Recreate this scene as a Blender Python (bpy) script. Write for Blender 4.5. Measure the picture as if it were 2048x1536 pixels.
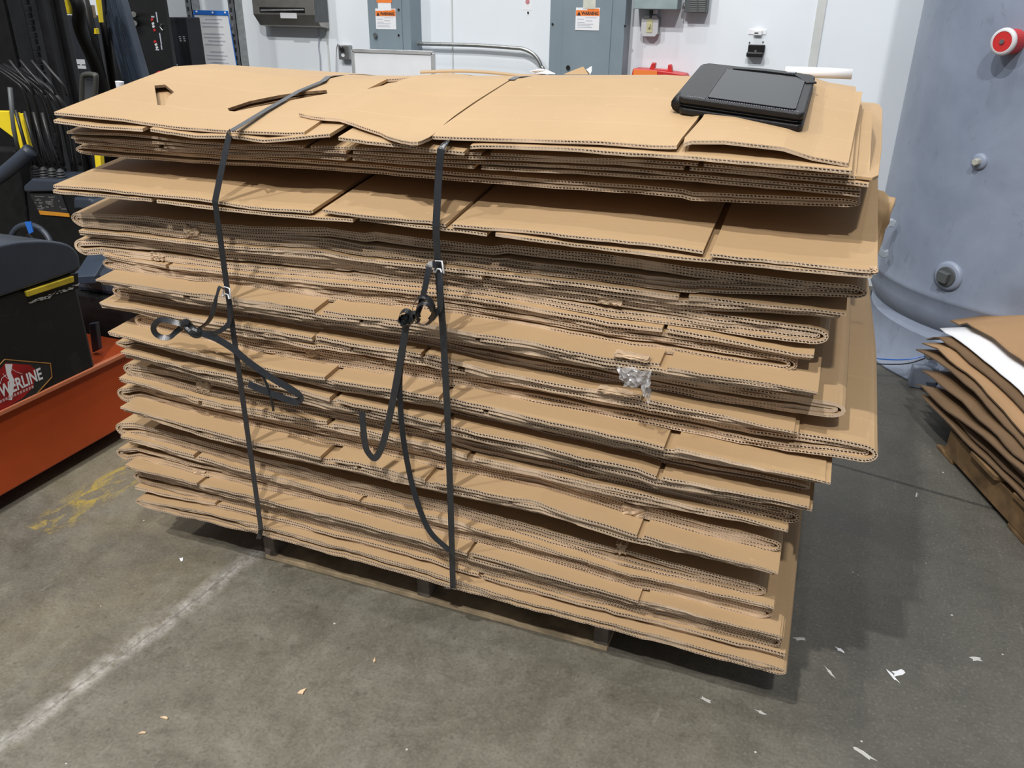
import bpy, bmesh, math, random
from mathutils import Vector, Matrix, noise
random.seed(7)
for o in list(bpy.data.objects): bpy.data.objects.remove(o, do_unlink=True)
SC = bpy.context.scene
COL = SC.collection

# ------------------------------------------------------------------ camera
FPX = 1620.0
YAW, PITCH, ROLL = -0.35804875, 0.43632316, 0.01356386
CAM = Vector((1.32962961, -1.53901665, 1.45677945))
_cy, _sy, _cp, _sp = math.cos(YAW), math.sin(YAW), math.cos(PITCH), math.sin(PITCH)
FWD = Vector((_sy*_cp, _cy*_cp, -_sp))
_r = Vector((_cy, -_sy, 0)); _u = _r.cross(FWD)
RGT = math.cos(ROLL)*_r + math.sin(ROLL)*_u
UPV = -math.sin(ROLL)*_r + math.cos(ROLL)*_u
cd = bpy.data.cameras.new('camera'); cam = bpy.data.objects.new('camera', cd); COL.objects.link(cam)
cd.sensor_width = 36; cd.lens = 36*FPX/2048; cd.clip_start = .05; cd.clip_end = 100
M = Matrix.Identity(4)
for i in range(3):
    M[i][0] = RGT[i]; M[i][1] = UPV[i]; M[i][2] = -FWD[i]; M[i][3] = CAM[i]
cam.matrix_world = M
SC.camera = cam

# ------------------------------------------------------------------ world, lamps, exposure
SC.view_settings.view_transform = 'Standard'; SC.view_settings.look = 'None'
SC.view_settings.exposure = -0.12; SC.view_settings.gamma = 1.0
SC.view_settings.use_curve_mapping = False
W = bpy.data.worlds.new('warehouse_air'); SC.world = W; W.use_nodes = True
bg = W.node_tree.nodes['Background']
bg.inputs[0].default_value = (.80, .88, 1.0, 1); bg.inputs[1].default_value = 0.22

def lamp(name, loc, target, size, power, col=(1, .975, .94), label=''):
    ld = bpy.data.lights.new(name, 'AREA'); ld.shape = 'RECTANGLE'; ld.size = size[0]; ld.size_y = size[1]
    ld.energy = power; ld.color = col
    o = bpy.data.objects.new(name, ld); COL.objects.link(o); o.location = loc
    d = (Vector(target)-Vector(loc)).normalized()
    o.rotation_euler = d.to_track_quat('-Z', 'Y').to_euler()
    return o
# high bay lamps, plus a first row added to brighten back wall and tank
for lx, ly, lz, tx, ty, tz, pw in ((.0, 2.5, 6.2, .1, 3.4, .6, 38), (-2.6, 2.4, 6.2, -2.4, 3.4, .8, 34), (2.5, 1.7, 6.2, 2.1, 3.0, .8, 19),
                       (.2, -.4, 9.0, .4, .2, .5, 110), (-2.0, .7, 9.0, -.6, .2, .5, 65), (1.9, 1.3, 9.0, .9, .3, .5, 55),
                       (-.8, -4.3, 8.4, .3, 0, .4, 520), (2.2, -5.2, 7.6, .8, 0, .5, 400), (-4.6, -4.4, 7.2, -.6, .2, .5, 240)):
    lamp('bay_and_fill_lamp', (lx, ly, lz), (tx, ty, tz), (.26, .16), pw)

# ------------------------------------------------------------------ picture ray helpers (plan dimensions)
def ray(x, y): return FWD*FPX + RGT*(x-1024) - UPV*(y-768)
def at_y(x, y, Y): d = ray(x, y); return CAM + d*((Y-CAM.y)/d.y)
def at_z(x, y, z): d = ray(x, y); return CAM + d*((z-CAM.z)/d.z)
def at_x(x, y, X): d = ray(x, y); return CAM + d*((X-CAM.x)/d.x)

# ------------------------------------------------------------------ object helpers
def tag(o, label=None, cat=None, group=None, kind=None):
    if label: o['label'] = label
    if cat: o['category'] = cat
    if group: o['group'] = group
    if kind: o['kind'] = kind
    return o
def empty(name, loc, label=None, cat=None, group=None):
    o = bpy.data.objects.new(name, None); COL.objects.link(o); o.location = loc; o.empty_display_size = .05
    return tag(o, label, cat, group)
def link(name, me, mats, parent=None, bevel=0, smooth=False, sub=0, bseg=2):
    for m in (mats if isinstance(mats, (list, tuple)) else [mats]): me.materials.append(m)
    o = bpy.data.objects.new(name, me); COL.objects.link(o)
    if parent is not None:
        o.parent = parent
        if parent.parent is None: o.matrix_parent_inverse = Matrix.Translation(-Vector(parent.location))
    if smooth:
        for p in me.polygons: p.use_smooth = True
    if bevel:
        b = o.modifiers.new('bevel', 'BEVEL'); b.width = bevel; b.segments = bseg; b.limit_method = 'ANGLE'; b.angle_limit = math.radians(35)
    if sub:
        s = o.modifiers.new('sub', 'SUBSURF'); s.levels = sub; s.render_levels = sub
    return o
class MB:
    """collects shapes in world coordinates into one mesh"""
    def __init__(s): s.v = []; s.f = []; s.m = []; s.cur = 0
    def add(s, vs, fs):
        n = len(s.v); s.v += [tuple(v) for v in vs]
        for f in fs: s.f.append(tuple(n+i for i in f)); s.m.append(s.cur)
        return s
    def mat(s, i): s.cur = i; return s
    def box(s, a, b, rz=0, piv=None, mtx=None):
        x0, y0, z0 = a; x1, y1, z1 = b
        vs = [Vector(p) for p in ((x0,y0,z0),(x1,y0,z0),(x1,y1,z0),(x0,y1,z0),(x0,y0,z1),(x1,y0,z1),(x1,y1,z1),(x0,y1,z1))]
        if rz:
            c = Vector(piv) if piv else Vector(((x0+x1)/2, (y0+y1)/2, 0)); R = Matrix.Rotation(rz, 3, 'Z')
            vs = [R @ (v-c) + c for v in vs]
        if mtx: vs = [mtx @ v for v in vs]
        return s.add(vs, [(0,3,2,1),(4,5,6,7),(0,1,5,4),(1,2,6,5),(2,3,7,6),(3,0,4,7)])
    def beam(s, p, q, w, h, up=(0, 0, 1)):
        p = Vector(p); q = Vector(q); d = (q-p).normalized(); a = d.cross(Vector(up)).normalized(); b = a.cross(d)
        vs = [c + a*sx*w/2 + b*sy*h/2 for c in (p, q) for sx, sy in ((-1,-1),(1,-1),(1,1),(-1,1))]
        return s.add(vs, [(0,1,2,3),(7,6,5,4),(0,4,5,1),(1,5,6,2),(2,6,7,3),(3,7,4,0)])
    def cyl(s, p, q, r, r2=None, n=20, caps=True):
        p = Vector(p); q = Vector(q); d = (q-p).normalized(); r2 = r if r2 is None else r2
        a = d.orthogonal().normalized(); b = d.cross(a)
        vs = [p + (a*math.cos(t)+b*math.sin(t))*r for t in [2*math.pi*i/n for i in range(n)]]
        vs += [q + (a*math.cos(t)+b*math.sin(t))*r2 for t in [2*math.pi*i/n for i in range(n)]]
        fs = [(i, (i+1) % n, n+(i+1) % n, n+i) for i in range(n)]
        if caps: fs += [tuple(range(n-1, -1, -1)), tuple(range(n, 2*n))]
        return s.add(vs, fs)
    def tube(s, pts, r, n=8, closed=False):
        P = [Vector(p) for p in pts]; N = len(P); rings = []; a = None
        for i in range(N):
            if closed: d = P[(i+1) % N]-P[i-1]
            else: d = P[min(i+1, N-1)]-P[max(i-1, 0)]
            d.normalize()
            if a is None: a = d.orthogonal().normalized()
            else: a = (a - d*a.dot(d)).normalized()
            b = d.cross(a); rr = r[i] if isinstance(r, (list, tuple)) else r
            rings.append([P[i]+(a*math.cos(t)+b*math.sin(t))*rr for t in [2*math.pi*k/n for k in range(n)]])
        vs = [v for g in rings for v in g]; fs = []
        for i in range(N if closed else N-1):
            j = (i+1) % N
            fs += [(i*n+k, i*n+(k+1) % n, j*n+(k+1) % n, j*n+k) for k in range(n)]
        if not closed: fs += [tuple(range(n-1, -1, -1)), tuple(range((N-1)*n, N*n))]
        return s.add(vs, fs)
    def prism(s, poly, off):
        """poly: 3D ring, off: extrusion vector"""
        n = len(poly); off = Vector(off); P = [Vector(p) for p in poly]
        return s.add(P+[p+off for p in P], [tuple(range(n)), tuple(range(2*n-1, n-1, -1))]+[(i, n+i, n+(i+1) % n, (i+1) % n) for i in range(n)])
    def lathe(s, prof, c, n=48, axis=(0, 0, 1)):
        ax = Vector(axis).normalized(); a = ax.orthogonal().normalized(); b = ax.cross(a); c = Vector(c); k = len(prof)
        vs = [c + ax*h + (a*math.cos(t)+b*math.sin(t))*r for t in [2*math.pi*i/n for i in range(n)] for r, h in prof]
        fs = [(i*k+j, ((i+1) % n)*k+j, ((i+1) % n)*k+j+1, i*k+j+1) for i in range(n) for j in range(k-1)]
        return s.add(vs, fs)
    def build(s, name, mats, parent=None, bevel=0, smooth=False, sub=0, fix=True, bseg=2):
        me = bpy.data.meshes.new(name); me.from_pydata(s.v, [], s.f)
        for i, p in enumerate(me.polygons): p.material_index = s.m[i]
        if fix:
            bm = bmesh.new(); bm.from_mesh(me); bmesh.ops.remove_doubles(bm, verts=bm.verts, dist=1e-6); bmesh.ops.recalc_face_normals(bm, faces=bm.faces); bm.to_mesh(me); bm.free()
        me.update()
        return link(name, me, mats, parent, bevel, smooth, sub, bseg)
def text(name, body, origin, xdir, ydir, height, m, parent=None, depth=.0006, bold=0, squeeze=1.0, align='LEFT'):
    cu = bpy.data.curves.new(name, 'FONT'); cu.body = body; cu.size = height*1.38; cu.extrude = depth; cu.offset = bold; cu.align_x = align
    to = bpy.data.objects.new('tmp', cu); COL.objects.link(to)
    dg = bpy.context.evaluated_depsgraph_get(); me = bpy.data.meshes.new_from_object(to.evaluated_get(dg)); bpy.data.objects.remove(to)
    X = Vector(xdir).normalized(); Yv = Vector(ydir); Yv = (Yv - X*Yv.dot(X)*0).normalized(); Z = X.cross(Yv).normalized(); O = Vector(origin)
    for v in me.vertices: v.co = O + X*v.co.x*squeeze + Yv*v.co.y + Z*v.co.z
    return link(name, me, m, parent)

# ------------------------------------------------------------------ materials
def nt(name):
    m = bpy.data.materials.new(name); m.use_nodes = True; t = m.node_tree; return m, t, t.nodes['Principled BSDF']
def N(t, kind, **kw):
    n = t.nodes.new(kind)
    for k, v in kw.items():
        if k.startswith('i_'):
            key = k[2:]; key = int(key) if key.isdigit() else key.replace('_', ' ')
            n.inputs[key].default_value = v
        else: setattr(n, k, v)
    return n
def L(t, a, b): t.links.new(a, b)
def ramp(t, fac, stops):
    r = t.nodes.new('ShaderNodeValToRGB'); e = r.color_ramp.elements
    e[0].position, e[0].color = stops[0][0], (*stops[0][1], 1)
    e[1].position, e[1].color = stops[-1][0], (*stops[-1][1], 1)
    for p, c in stops[1:-1]: x = e.new(p); x.color = (*c, 1)
    L(t, fac, r.inputs[0]); return r
def mixc(t, fac, a, b, blend='MIX'):
    m = t.nodes.new('ShaderNodeMix'); m.data_type = 'RGBA'; m.blend_type = blend
    for sock, val in ((m.inputs[0], fac), (m.inputs[6], a), (m.inputs[7], b)):
        if hasattr(val, 'links') or hasattr(val, 'is_linked'): L(t, val, sock)
        elif isinstance(val, (int, float)): sock.default_value = val
        else: sock.default_value = (*val, 1)
    return m.outputs[2]
def math_(t, op, a, b=0.0, c=None, clamp=False):
    m = t.nodes.new('ShaderNodeMath'); m.operation = op; m.use_clamp = clamp
    for i, v in enumerate((a, b) if c is None else (a, b, c)):
        if isinstance(v, (int, float)): m.inputs[i].default_value = v
        else: L(t, v, m.inputs[i])
    return m.outputs[0]
def noise_(t, vec, scale, detail=4, rough=.55, dist=0):
    n = N(t, 'ShaderNodeTexNoise'); n.inputs['Scale'].default_value = scale; n.inputs['Detail'].default_value = detail
    n.inputs['Roughness'].default_value = rough; n.inputs['Distortion'].default_value = dist
    if vec is not None: L(t, vec, n.inputs['Vector'])
    return n
def geo(t): return t.nodes.new('ShaderNodeNewGeometry').outputs['Position']
def scalev(t, v, s):
    m = t.nodes.new('ShaderNodeMapping'); L(t, v, m.inputs[0]); m.inputs['Scale'].default_value = s; return m.outputs[0]
def plain(name, col, rough=.5, metal=0, var=.12, scale=9, bump=0, col2=None, spec=None, coat=0, bscale=60):
    m, t, b = nt(name); p = geo(t); n = noise_(t, p, scale, 5)
    c2 = col2 if col2 else tuple(max(0, c*(1-var*2.2)) for c in col)
    L(t, ramp(t, n.outputs[0], [(.3, c2), (.62, col)]).outputs[0], b.inputs['Base Color'])
    b.inputs['Roughness'].default_value = rough; b.inputs['Metallic'].default_value = metal
    if spec is not None: b.inputs['Specular IOR Level'].default_value = spec
    if coat: b.inputs['Coat Weight'].default_value = coat
    if bump:
        bn = N(t, 'ShaderNodeBump'); bn.inputs['Strength'].default_value = bump; bn.inputs['Distance'].default_value = .002
        L(t, noise_(t, p, bscale, 4).outputs[0], bn.inputs['Height']); L(t, bn.outputs[0], b.inputs['Normal'])
    return m
# cardboard face
def mk_card(name, c1, c2, c3):
    m, t, b = nt(name); p = geo(t)
    oi = t.nodes.new('ShaderNodeObjectInfo')
    n1 = noise_(t, p, 2.2, 4); n2 = noise_(t, scalev(t, p, (5, 160, 5)), 1.0, 3, .6)
    c = ramp(t, n1.outputs[0], [(.3, c2), (.7, c1)]).outputs[0]
    c = mixc(t, math_(t, 'MULTIPLY', oi.outputs['Random'], .35), c, c3)
    f = math_(t, 'MULTIPLY', math_(t, 'SUBTRACT', n2.outputs[0], .5), .35, clamp=True)
    c = mixc(t, f, c, tuple(x*.72 for x in c2))
    sp = noise_(t, p, 45, 3); sf = math_(t, 'MULTIPLY', math_(t, 'GREATER_THAN', sp.outputs[0], .71), .30)
    c = mixc(t, sf, c, tuple(min(1, x*1.25) for x in c1))
    s_ = t.nodes.new('ShaderNodeSeparateXYZ'); L(t, p, s_.inputs[0])
    yy = math_(t, 'ADD', s_.outputs[1], math_(t, 'MULTIPLY', n1.outputs[0], .012))
    ln = math_(t, 'MAXIMUM', math_(t, 'LESS_THAN', math_(t, 'ABSOLUTE', math_(t, 'SUBTRACT', yy, .045)), .0016), math_(t, 'LESS_THAN', math_(t, 'ABSOLUTE', math_(t, 'SUBTRACT', yy, .215)), .0022))
    c = mixc(t, math_(t, 'MULTIPLY', ln, math_(t, 'MULTIPLY', noise_(t, p, 6, 3).outputs[0], .30)), c, tuple(min(1, x*1.4) for x in c1))
    L(t, c, b.inputs['Base Color']); b.inputs['Roughness'].default_value = .62; b.inputs['Specular IOR Level'].default_value = .3
    bn = N(t, 'ShaderNodeBump'); bn.inputs['Strength'].default_value = .25; bn.inputs['Distance'].default_value = .003
    hh = math_(t, 'ADD', noise_(t, p, 14, 3).outputs[0], math_(t, 'MULTIPLY', n2.outputs[0], .25))
    L(t, hh, bn.inputs['Height']); L(t, bn.outputs[0], b.inputs['Normal'])
    return m
CARD = mk_card('brown_cardboard', (.475, .325, .178), (.41, .275, .146), (.43, .298, .172))
# cut edge of double wall board: liners with two rows of flutes, their inner shade painted dark (u metres along, v 0..1 through the board)
def mk_flute(name, light, dark, wear=.49, pitch=.0068):
    m, t, b = nt(name); uv = t.nodes.new('ShaderNodeUVMap').outputs[0]; p = geo(t)
    sx = t.nodes.new('ShaderNodeSeparateXYZ'); L(t, uv, sx.inputs[0]); u, v = sx.outputs[0], sx.outputs[1]
    nz = noise_(t, p, 9, 3); u = math_(t, 'ADD', u, math_(t, 'MULTIPLY', nz.outputs[0], .02))
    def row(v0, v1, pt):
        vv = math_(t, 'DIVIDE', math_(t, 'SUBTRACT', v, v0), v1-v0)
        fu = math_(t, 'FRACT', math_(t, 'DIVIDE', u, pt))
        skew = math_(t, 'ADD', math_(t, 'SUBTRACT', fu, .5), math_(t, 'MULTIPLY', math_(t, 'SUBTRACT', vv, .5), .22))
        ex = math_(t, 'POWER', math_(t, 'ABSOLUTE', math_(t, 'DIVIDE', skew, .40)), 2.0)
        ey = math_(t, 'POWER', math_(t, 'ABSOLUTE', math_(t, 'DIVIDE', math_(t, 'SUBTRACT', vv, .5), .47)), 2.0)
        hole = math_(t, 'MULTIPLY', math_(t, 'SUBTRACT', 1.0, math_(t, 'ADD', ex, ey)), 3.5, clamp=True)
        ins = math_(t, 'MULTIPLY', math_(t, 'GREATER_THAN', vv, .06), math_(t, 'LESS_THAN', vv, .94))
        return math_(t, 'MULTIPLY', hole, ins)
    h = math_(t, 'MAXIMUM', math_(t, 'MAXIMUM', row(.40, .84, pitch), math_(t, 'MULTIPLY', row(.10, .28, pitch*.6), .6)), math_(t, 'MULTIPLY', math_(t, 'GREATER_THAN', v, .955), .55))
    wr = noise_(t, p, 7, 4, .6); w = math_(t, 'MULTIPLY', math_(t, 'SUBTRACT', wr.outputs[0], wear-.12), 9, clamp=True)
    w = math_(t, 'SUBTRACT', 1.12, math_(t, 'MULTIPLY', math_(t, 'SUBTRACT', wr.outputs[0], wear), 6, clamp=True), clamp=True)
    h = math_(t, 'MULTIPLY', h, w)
    base = ramp(t, noise_(t, p, 5, 4).outputs[0], [(.35, tuple(x*.80 for x in light)), (.65, light)]).outputs[0]
    rn = t.nodes.new('ShaderNodeObjectInfo').outputs['Random']
    base = mixc(t, math_(t, 'MULTIPLY', math_(t, 'SUBTRACT', rn, .45), 1.0, clamp=True), base, tuple(x*.62 for x in light))
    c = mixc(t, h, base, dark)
    L(t, c, b.inputs['Base Color']); b.inputs['Roughness'].default_value = .85
    bn = N(t, 'ShaderNodeBump'); bn.inputs['Strength'].default_value = .7; bn.inputs['Distance'].default_value = -.003
    L(t, h, bn.inputs['Height']); L(t, bn.outputs[0], b.inputs['Normal'])
    return m
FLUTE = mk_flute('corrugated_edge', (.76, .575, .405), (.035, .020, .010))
CUTM = plain('raw_cut_edge', (.20, .12, .06), .85, var=.25, scale=90, bump=.6)
TORN = plain('torn_paper_fibre', (.60, .44, .29), .9, var=.16, scale=60, bump=.8, bscale=120)
WALLM = plain('painted_white_wall', (.78, .84, .90), .45, var=.03, scale=1.3, bump=.05)
STEEL_GREY = plain('grey_enamel', (.215, .275, .32), .42, var=.06, scale=3)
STEEL_DK = plain('dark_grey_enamel', (.09, .10, .105), .45, var=.15, scale=5)
GALV = plain('galvanised_steel', (.36, .37, .37), .38, .8, var=.12, scale=40)
TANKM = None
BLACKP = plain('black_plastic', (.009, .009, .010), .42, var=.1, spec=.35)
BLACKR = plain('worn_black_paint', (.008, .008, .009), .55, var=.2, scale=20, col2=(.004, .004, .004), spec=.25)
SLATE = plain('slate_moulded_plastic', (.035, .045, .065), .42, var=.08, scale=6, bump=.15, bscale=200)
BLUEGREY = plain('blue_grey_paint', (.045, .062, .092), .35, var=.12, scale=8)
YELLOW = plain('yellow_paint', (.86, .66, .02), .35, var=.04)
YELDIRT = plain('dirty_yellow_paint', (.55, .42, .03), .5, var=.2, scale=15)
ORANGE = plain('orange_paint', (.42, .062, .012), .38, var=.10, scale=3.5, bump=.1, bscale=30)
REDM = plain('red_plastic', (.55, .03, .03), .4, var=.06)
WHITEP = plain('white_paper', (.80, .82, .86), .75, var=.02)
WHITEG = plain('white_gloss', (.82, .84, .88), .25, var=.02)
BLUEP = plain('blue_plastic', (.02, .16, .62), .35, var=.05)
CREAM = plain('cream_plastic', (.62, .60, .36), .4, var=.05)
OFFW = plain('off_white_cover', (.62, .63, .66), .45, var=.05)
TXTBLK = plain('black_print', (.02, .02, .02), .6, var=0)
TXTGRY = plain('grey_print', (.42, .44, .52), .7, var=.02)
ORANGEP = plain('orange_print', (.85, .22, .04), .5, var=.03)
REDP = plain('red_print', (.42, .012, .015), .5, var=.25, scale=18)
GOLD = plain('bronze_print', (.42, .20, .05), .45, var=.2, scale=20)
CHROME = plain('bright_steel', (.7, .72, .75), .22, 1, var=.05)
WOODP = plain('pale_pallet_wood', (.52, .40, .25), .8, var=.25, scale=12, bump=.5, bscale=60)
WOODG = plain('weathered_pallet_wood', (.19, .155, .125), .85, var=.25, scale=16, bump=.6, bscale=60)
WOODB = plain('brown_pallet_wood', (.22, .13, .055), .8, var=.25, scale=14, bump=.5, bscale=60)
CHIP = plain('raw_wood_splinter', (.70, .52, .33), .8, var=.1)
LEATHER = plain('black_leather', (.010, .010, .011), .42, var=.12, scale=30, bump=.35, bscale=420, spec=.35)
SATIN = plain('smooth_black_panel', (.005, .005, .007), .30, var=.1, scale=12, spec=.3)
OLDCARD_SHADED = mk_card('old_brown_shaded_cardboard', (.22, .135, .07), (.13, .078, .04), (.17, .105, .055))  # old brown board, darkened further to carry the shade over the heap
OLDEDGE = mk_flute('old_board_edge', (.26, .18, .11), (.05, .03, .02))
STRAP = plain('black_strapping', (.022, .024, .028), .24, var=.1, scale=60, bump=.25, bscale=500, spec=.7)

# ------------------------------------------------------------------ shell
def m_floor():
    m, t, b = nt('worn_concrete'); p = geo(t)
    s = t.nodes.new('ShaderNodeSeparateXYZ'); L(t, p, s.inputs[0]); x, y = s.outputs[0], s.outputs[1]
    big = noise_(t, p, .9, 6, .6, .6); mid = noise_(t, p, 4.2, 9, .72, .8); fine = noise_(t, p, 38, 6, .7); grit = noise_(t, p, 15, 8, .75, .3)
    c = ramp(t, big.outputs[0], [(.30, (.085, .080, .060)), (.48, (.145, .135, .105)), (.70, (.225, .21, .165))]).outputs[0]
    c = mixc(t, .55, c, ramp(t, mid.outputs[0], [(.30, (.062, .053, .040)), (.5, (.145, .133, .105)), (.72, (.24, .23, .19))]).outputs[0])
    c = mixc(t, math_(t, 'MULTIPLY', math_(t, 'SUBTRACT', fine.outputs[0], .5), 1.6, clamp=True), c, (.075, .065, .05))
    c = mixc(t, math_(t, 'MULTIPLY', math_(t, 'SUBTRACT', .50, grit.outputs[0]), 2.6, clamp=True), c, (.070, .060, .045))
    c = mixc(t, math_(t, 'MULTIPLY', math_(t, 'SUBTRACT', grit.outputs[0], .57), 2.2, clamp=True), c, (.30, .285, .235))
    # ochre cast on the slab left of the joint
    lf = math_(t, 'MULTIPLY', math_(t, 'LESS_THAN', x, -.08), math_(t, 'MULTIPLY', math_(t, 'SUBTRACT', noise_(t, p, 2.0, 5, .6, .5).outputs[0], .40), 2.2, clamp=True))
    c = mixc(t, math_(t, 'MULTIPLY', lf, .5), c, (.30, .235, .12))
    # darker floor on the right: partly own tone, partly the stack's shadow painted in
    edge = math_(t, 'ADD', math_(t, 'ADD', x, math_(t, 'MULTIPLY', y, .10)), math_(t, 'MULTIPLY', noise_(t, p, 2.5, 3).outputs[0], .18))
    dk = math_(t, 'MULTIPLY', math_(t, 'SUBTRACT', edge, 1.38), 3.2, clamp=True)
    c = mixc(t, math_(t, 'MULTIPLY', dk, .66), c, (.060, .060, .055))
    # white dust band along the joint x ~ -.08
    xc = math_(t, 'ADD', -.042, math_(t, 'MULTIPLY', y, .118))
    wob = math_(t, 'MULTIPLY', math_(t, 'SUBTRACT', noise_(t, p, 7, 4).outputs[0], .5), .05)
    dj = math_(t, 'ABSOLUTE', math_(t, 'ADD', math_(t, 'SUBTRACT', x, xc), wob))
    band = math_(t, 'SUBTRACT', 1, math_(t, 'DIVIDE', dj, .042), clamp=True)
    dn = noise_(t, p, 26, 5, .7)
    band = math_(t, 'MULTIPLY', math_(t, 'MULTIPLY', band, math_(t, 'LESS_THAN', y, .12)), math_(t, 'MULTIPLY', math_(t, 'SUBTRACT', dn.outputs[0], .34), 3.2, clamp=True), clamp=True)
    wide = math_(t, 'MULTIPLY', math_(t, 'SUBTRACT', 1, math_(t, 'DIVIDE', dj, .16), clamp=True), math_(t, 'MULTIPLY', math_(t, 'SUBTRACT', noise_(t, p, 9, 6, .7, 1).outputs[0], .48), 2.2, clamp=True))
    c = mixc(t, math_(t, 'MAXIMUM', math_(t, 'MULTIPLY', band, .92), math_(t, 'MULTIPLY', wide, .5)), c, (.50, .48, .45))
    line = math_(t, 'MULTIPLY', math_(t, 'LESS_THAN', dj, .0035), .5)
    c = mixc(t, line, c, (.14, .13, .12))
    # yellow lane paint remains
    sxy = math_(t, 'ADD', x, math_(t, 'MULTIPLY', y, 0.02))
    yb = math_(t, 'SUBTRACT', 1, math_(t, 'DIVIDE', math_(t, 'ABSOLUTE', math_(t, 'SUBTRACT', sxy, -.715)), .09), clamp=True)
    yn = math_(t, 'MULTIPLY', math_(t, 'SUBTRACT', noise_(t, scalev(t, p, (1.6, .8, 1)), 12, 6, .7, .6).outputs[0], .49), 9, clamp=True)
    rng = math_(t, 'MULTIPLY', math_(t, 'GREATER_THAN', y, -.14), math_(t, 'LESS_THAN', y, 2.2))
    c = mixc(t, math_(t, 'MULTIPLY', math_(t, 'MULTIPLY', math_(t, 'MULTIPLY', yb, 1.6, clamp=True), yn), math_(t, 'MULTIPLY', rng, .85)), c, (.44, .32, .045))
    # saw joint across the aisle
    j2 = math_(t, 'LESS_THAN', math_(t, 'ABSOLUTE', math_(t, 'ADD', math_(t, 'SUBTRACT', y, 1.20), math_(t, 'MULTIPLY', math_(t, 'SUBTRACT', x, 1.5), .22))), .008)
    c = mixc(t, math_(t, 'MULTIPLY', j2, .7), c, (.018, .018, .016))
    # scratches
    sc = noise_(t, scalev(t, p, (9, 1.1, 1)), 5, 5, .7, .4)
    c = mixc(t, math_(t, 'MULTIPLY', math_(t, 'SUBTRACT', sc.outputs[0], .64), 3.5, clamp=True), c, (.34, .32, .28))
    # dark spots and white flecks
    v = N(t, 'ShaderNodeTexVoronoi'); v.inputs['Scale'].default_value = 17; L(t, p, v.inputs[0])
    g2 = noise_(t, p, 130, 3, .6)
    c = mixc(t, math_(t, 'MULTIPLY', math_(t, 'SUBTRACT', g2.outputs[0], .52), 2.4, clamp=True), c, (.065, .055, .042))
    c = mixc(t, math_(t, 'MULTIPLY', math_(t, 'SUBTRACT', .44, g2.outputs[0]), 2.0, clamp=True), c, (.28, .27, .23))
    sp = math_(t, 'MULTIPLY', math_(t, 'LESS_THAN', v.outputs['Distance'], .10), math_(t, 'GREATER_THAN', noise_(t, p, 1.7, 2).outputs[0], .52))
    c = mixc(t, math_(t, 'MULTIPLY', sp, .40), c, (.06, .055, .045))
    v2 = N(t, 'ShaderNodeTexVoronoi'); v2.inputs['Scale'].default_value = 13; L(t, p, v2.inputs[0])
    fl = math_(t, 'MULTIPLY', math_(t, 'LESS_THAN', math_(t, 'ADD', v2.outputs['Distance'], math_(t, 'MULTIPLY', noise_(t, p, 60, 2).outputs[0], .03)), .050), math_(t, 'GREATER_THAN', noise_(t, p, 2.3, 2).outputs[0], .50))
    c = mixc(t, math_(t, 'MULTIPLY', fl, .8), c, (.62, .61, .57))
    L(t, c, b.inputs['Base Color'])
    rr = math_(t, 'ADD', .33, math_(t, 'MULTIPLY', mid.outputs[0], .42)); L(t, rr, b.inputs['Roughness'])
    bn = N(t, 'ShaderNodeBump'); bn.inputs['Strength'].default_value = .35; bn.inputs['Distance'].default_value = .004
    L(t, math_(t, 'ADD', mid.outputs[0], math_(t, 'MULTIPLY', fine.outputs[0], .4)), bn.inputs['Height']); L(t, bn.outputs[0], b.inputs['Normal'])
    return m
WY = 3.45
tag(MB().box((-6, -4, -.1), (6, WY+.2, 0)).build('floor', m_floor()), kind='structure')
tag(MB().box((-6, WY, 0), (6, WY+.2, 4.5)).build('wall_back', WALLM), kind='structure')
def on_wall(x, y, d=0): return at_y(x, y, WY-d)
TRIMW = plain('grey_white_trim', (.60, .63, .62), .5, var=.04)
for i, (px, wd) in enumerate(((1636, .045), (654, .012), (905, .008))):
    q = on_wall(px, 60)
    tag(MB().box((q.x-wd/2, WY-.008, 0), (q.x+wd/2, WY, 4.5)).build('trim_%d' % (i+1), TRIMW, bevel=.002), kind='structure')

# ------------------------------------------------------------------ stack of flattened cartons
YC, YB, ZP = .35, 1.06, .142
def zc(z): return ZP + (z-ZP)*1.071
def zmap(z, Y, Yf):
    s = min(1, max(0, (Y-Yf)/(YC-Yf))); s = s*(1.06-.06*s)
    r = z + s*(zc(z)-z)
    return r - (max(0, Y-YC)*.012+max(0, Y-.5)*.085)*(z-ZP)/1.1
def interp(pts, x, k):
    if x <= pts[0][0]: return pts[0][k]
    for a, b in zip(pts, pts[1:]):
        if x <= b[0]:
            f = (x-a[0])/(b[0]-a[0]) if b[0] > a[0] else 0
            return a[k]+f*(b[k]-a[k])
    return pts[-1][k]
def nz(x, y=0, z=0): return noise.noise(Vector((x, y, z)))
def resample(pts, x0, x1, step=.022):
    xs = sorted(set([x0, x1]+[p[0] for p in pts if x0 < p[0] < x1]+[x0+(x1-x0)*i/max(1, round((x1-x0)/step)) for i in range(max(1, round((x1-x0)/step))+1)]))
    r = [xs[0]]
    for x in xs[1:]:
        if x-r[-1] > .004 or x == x1: r.append(x)
    return r
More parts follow.
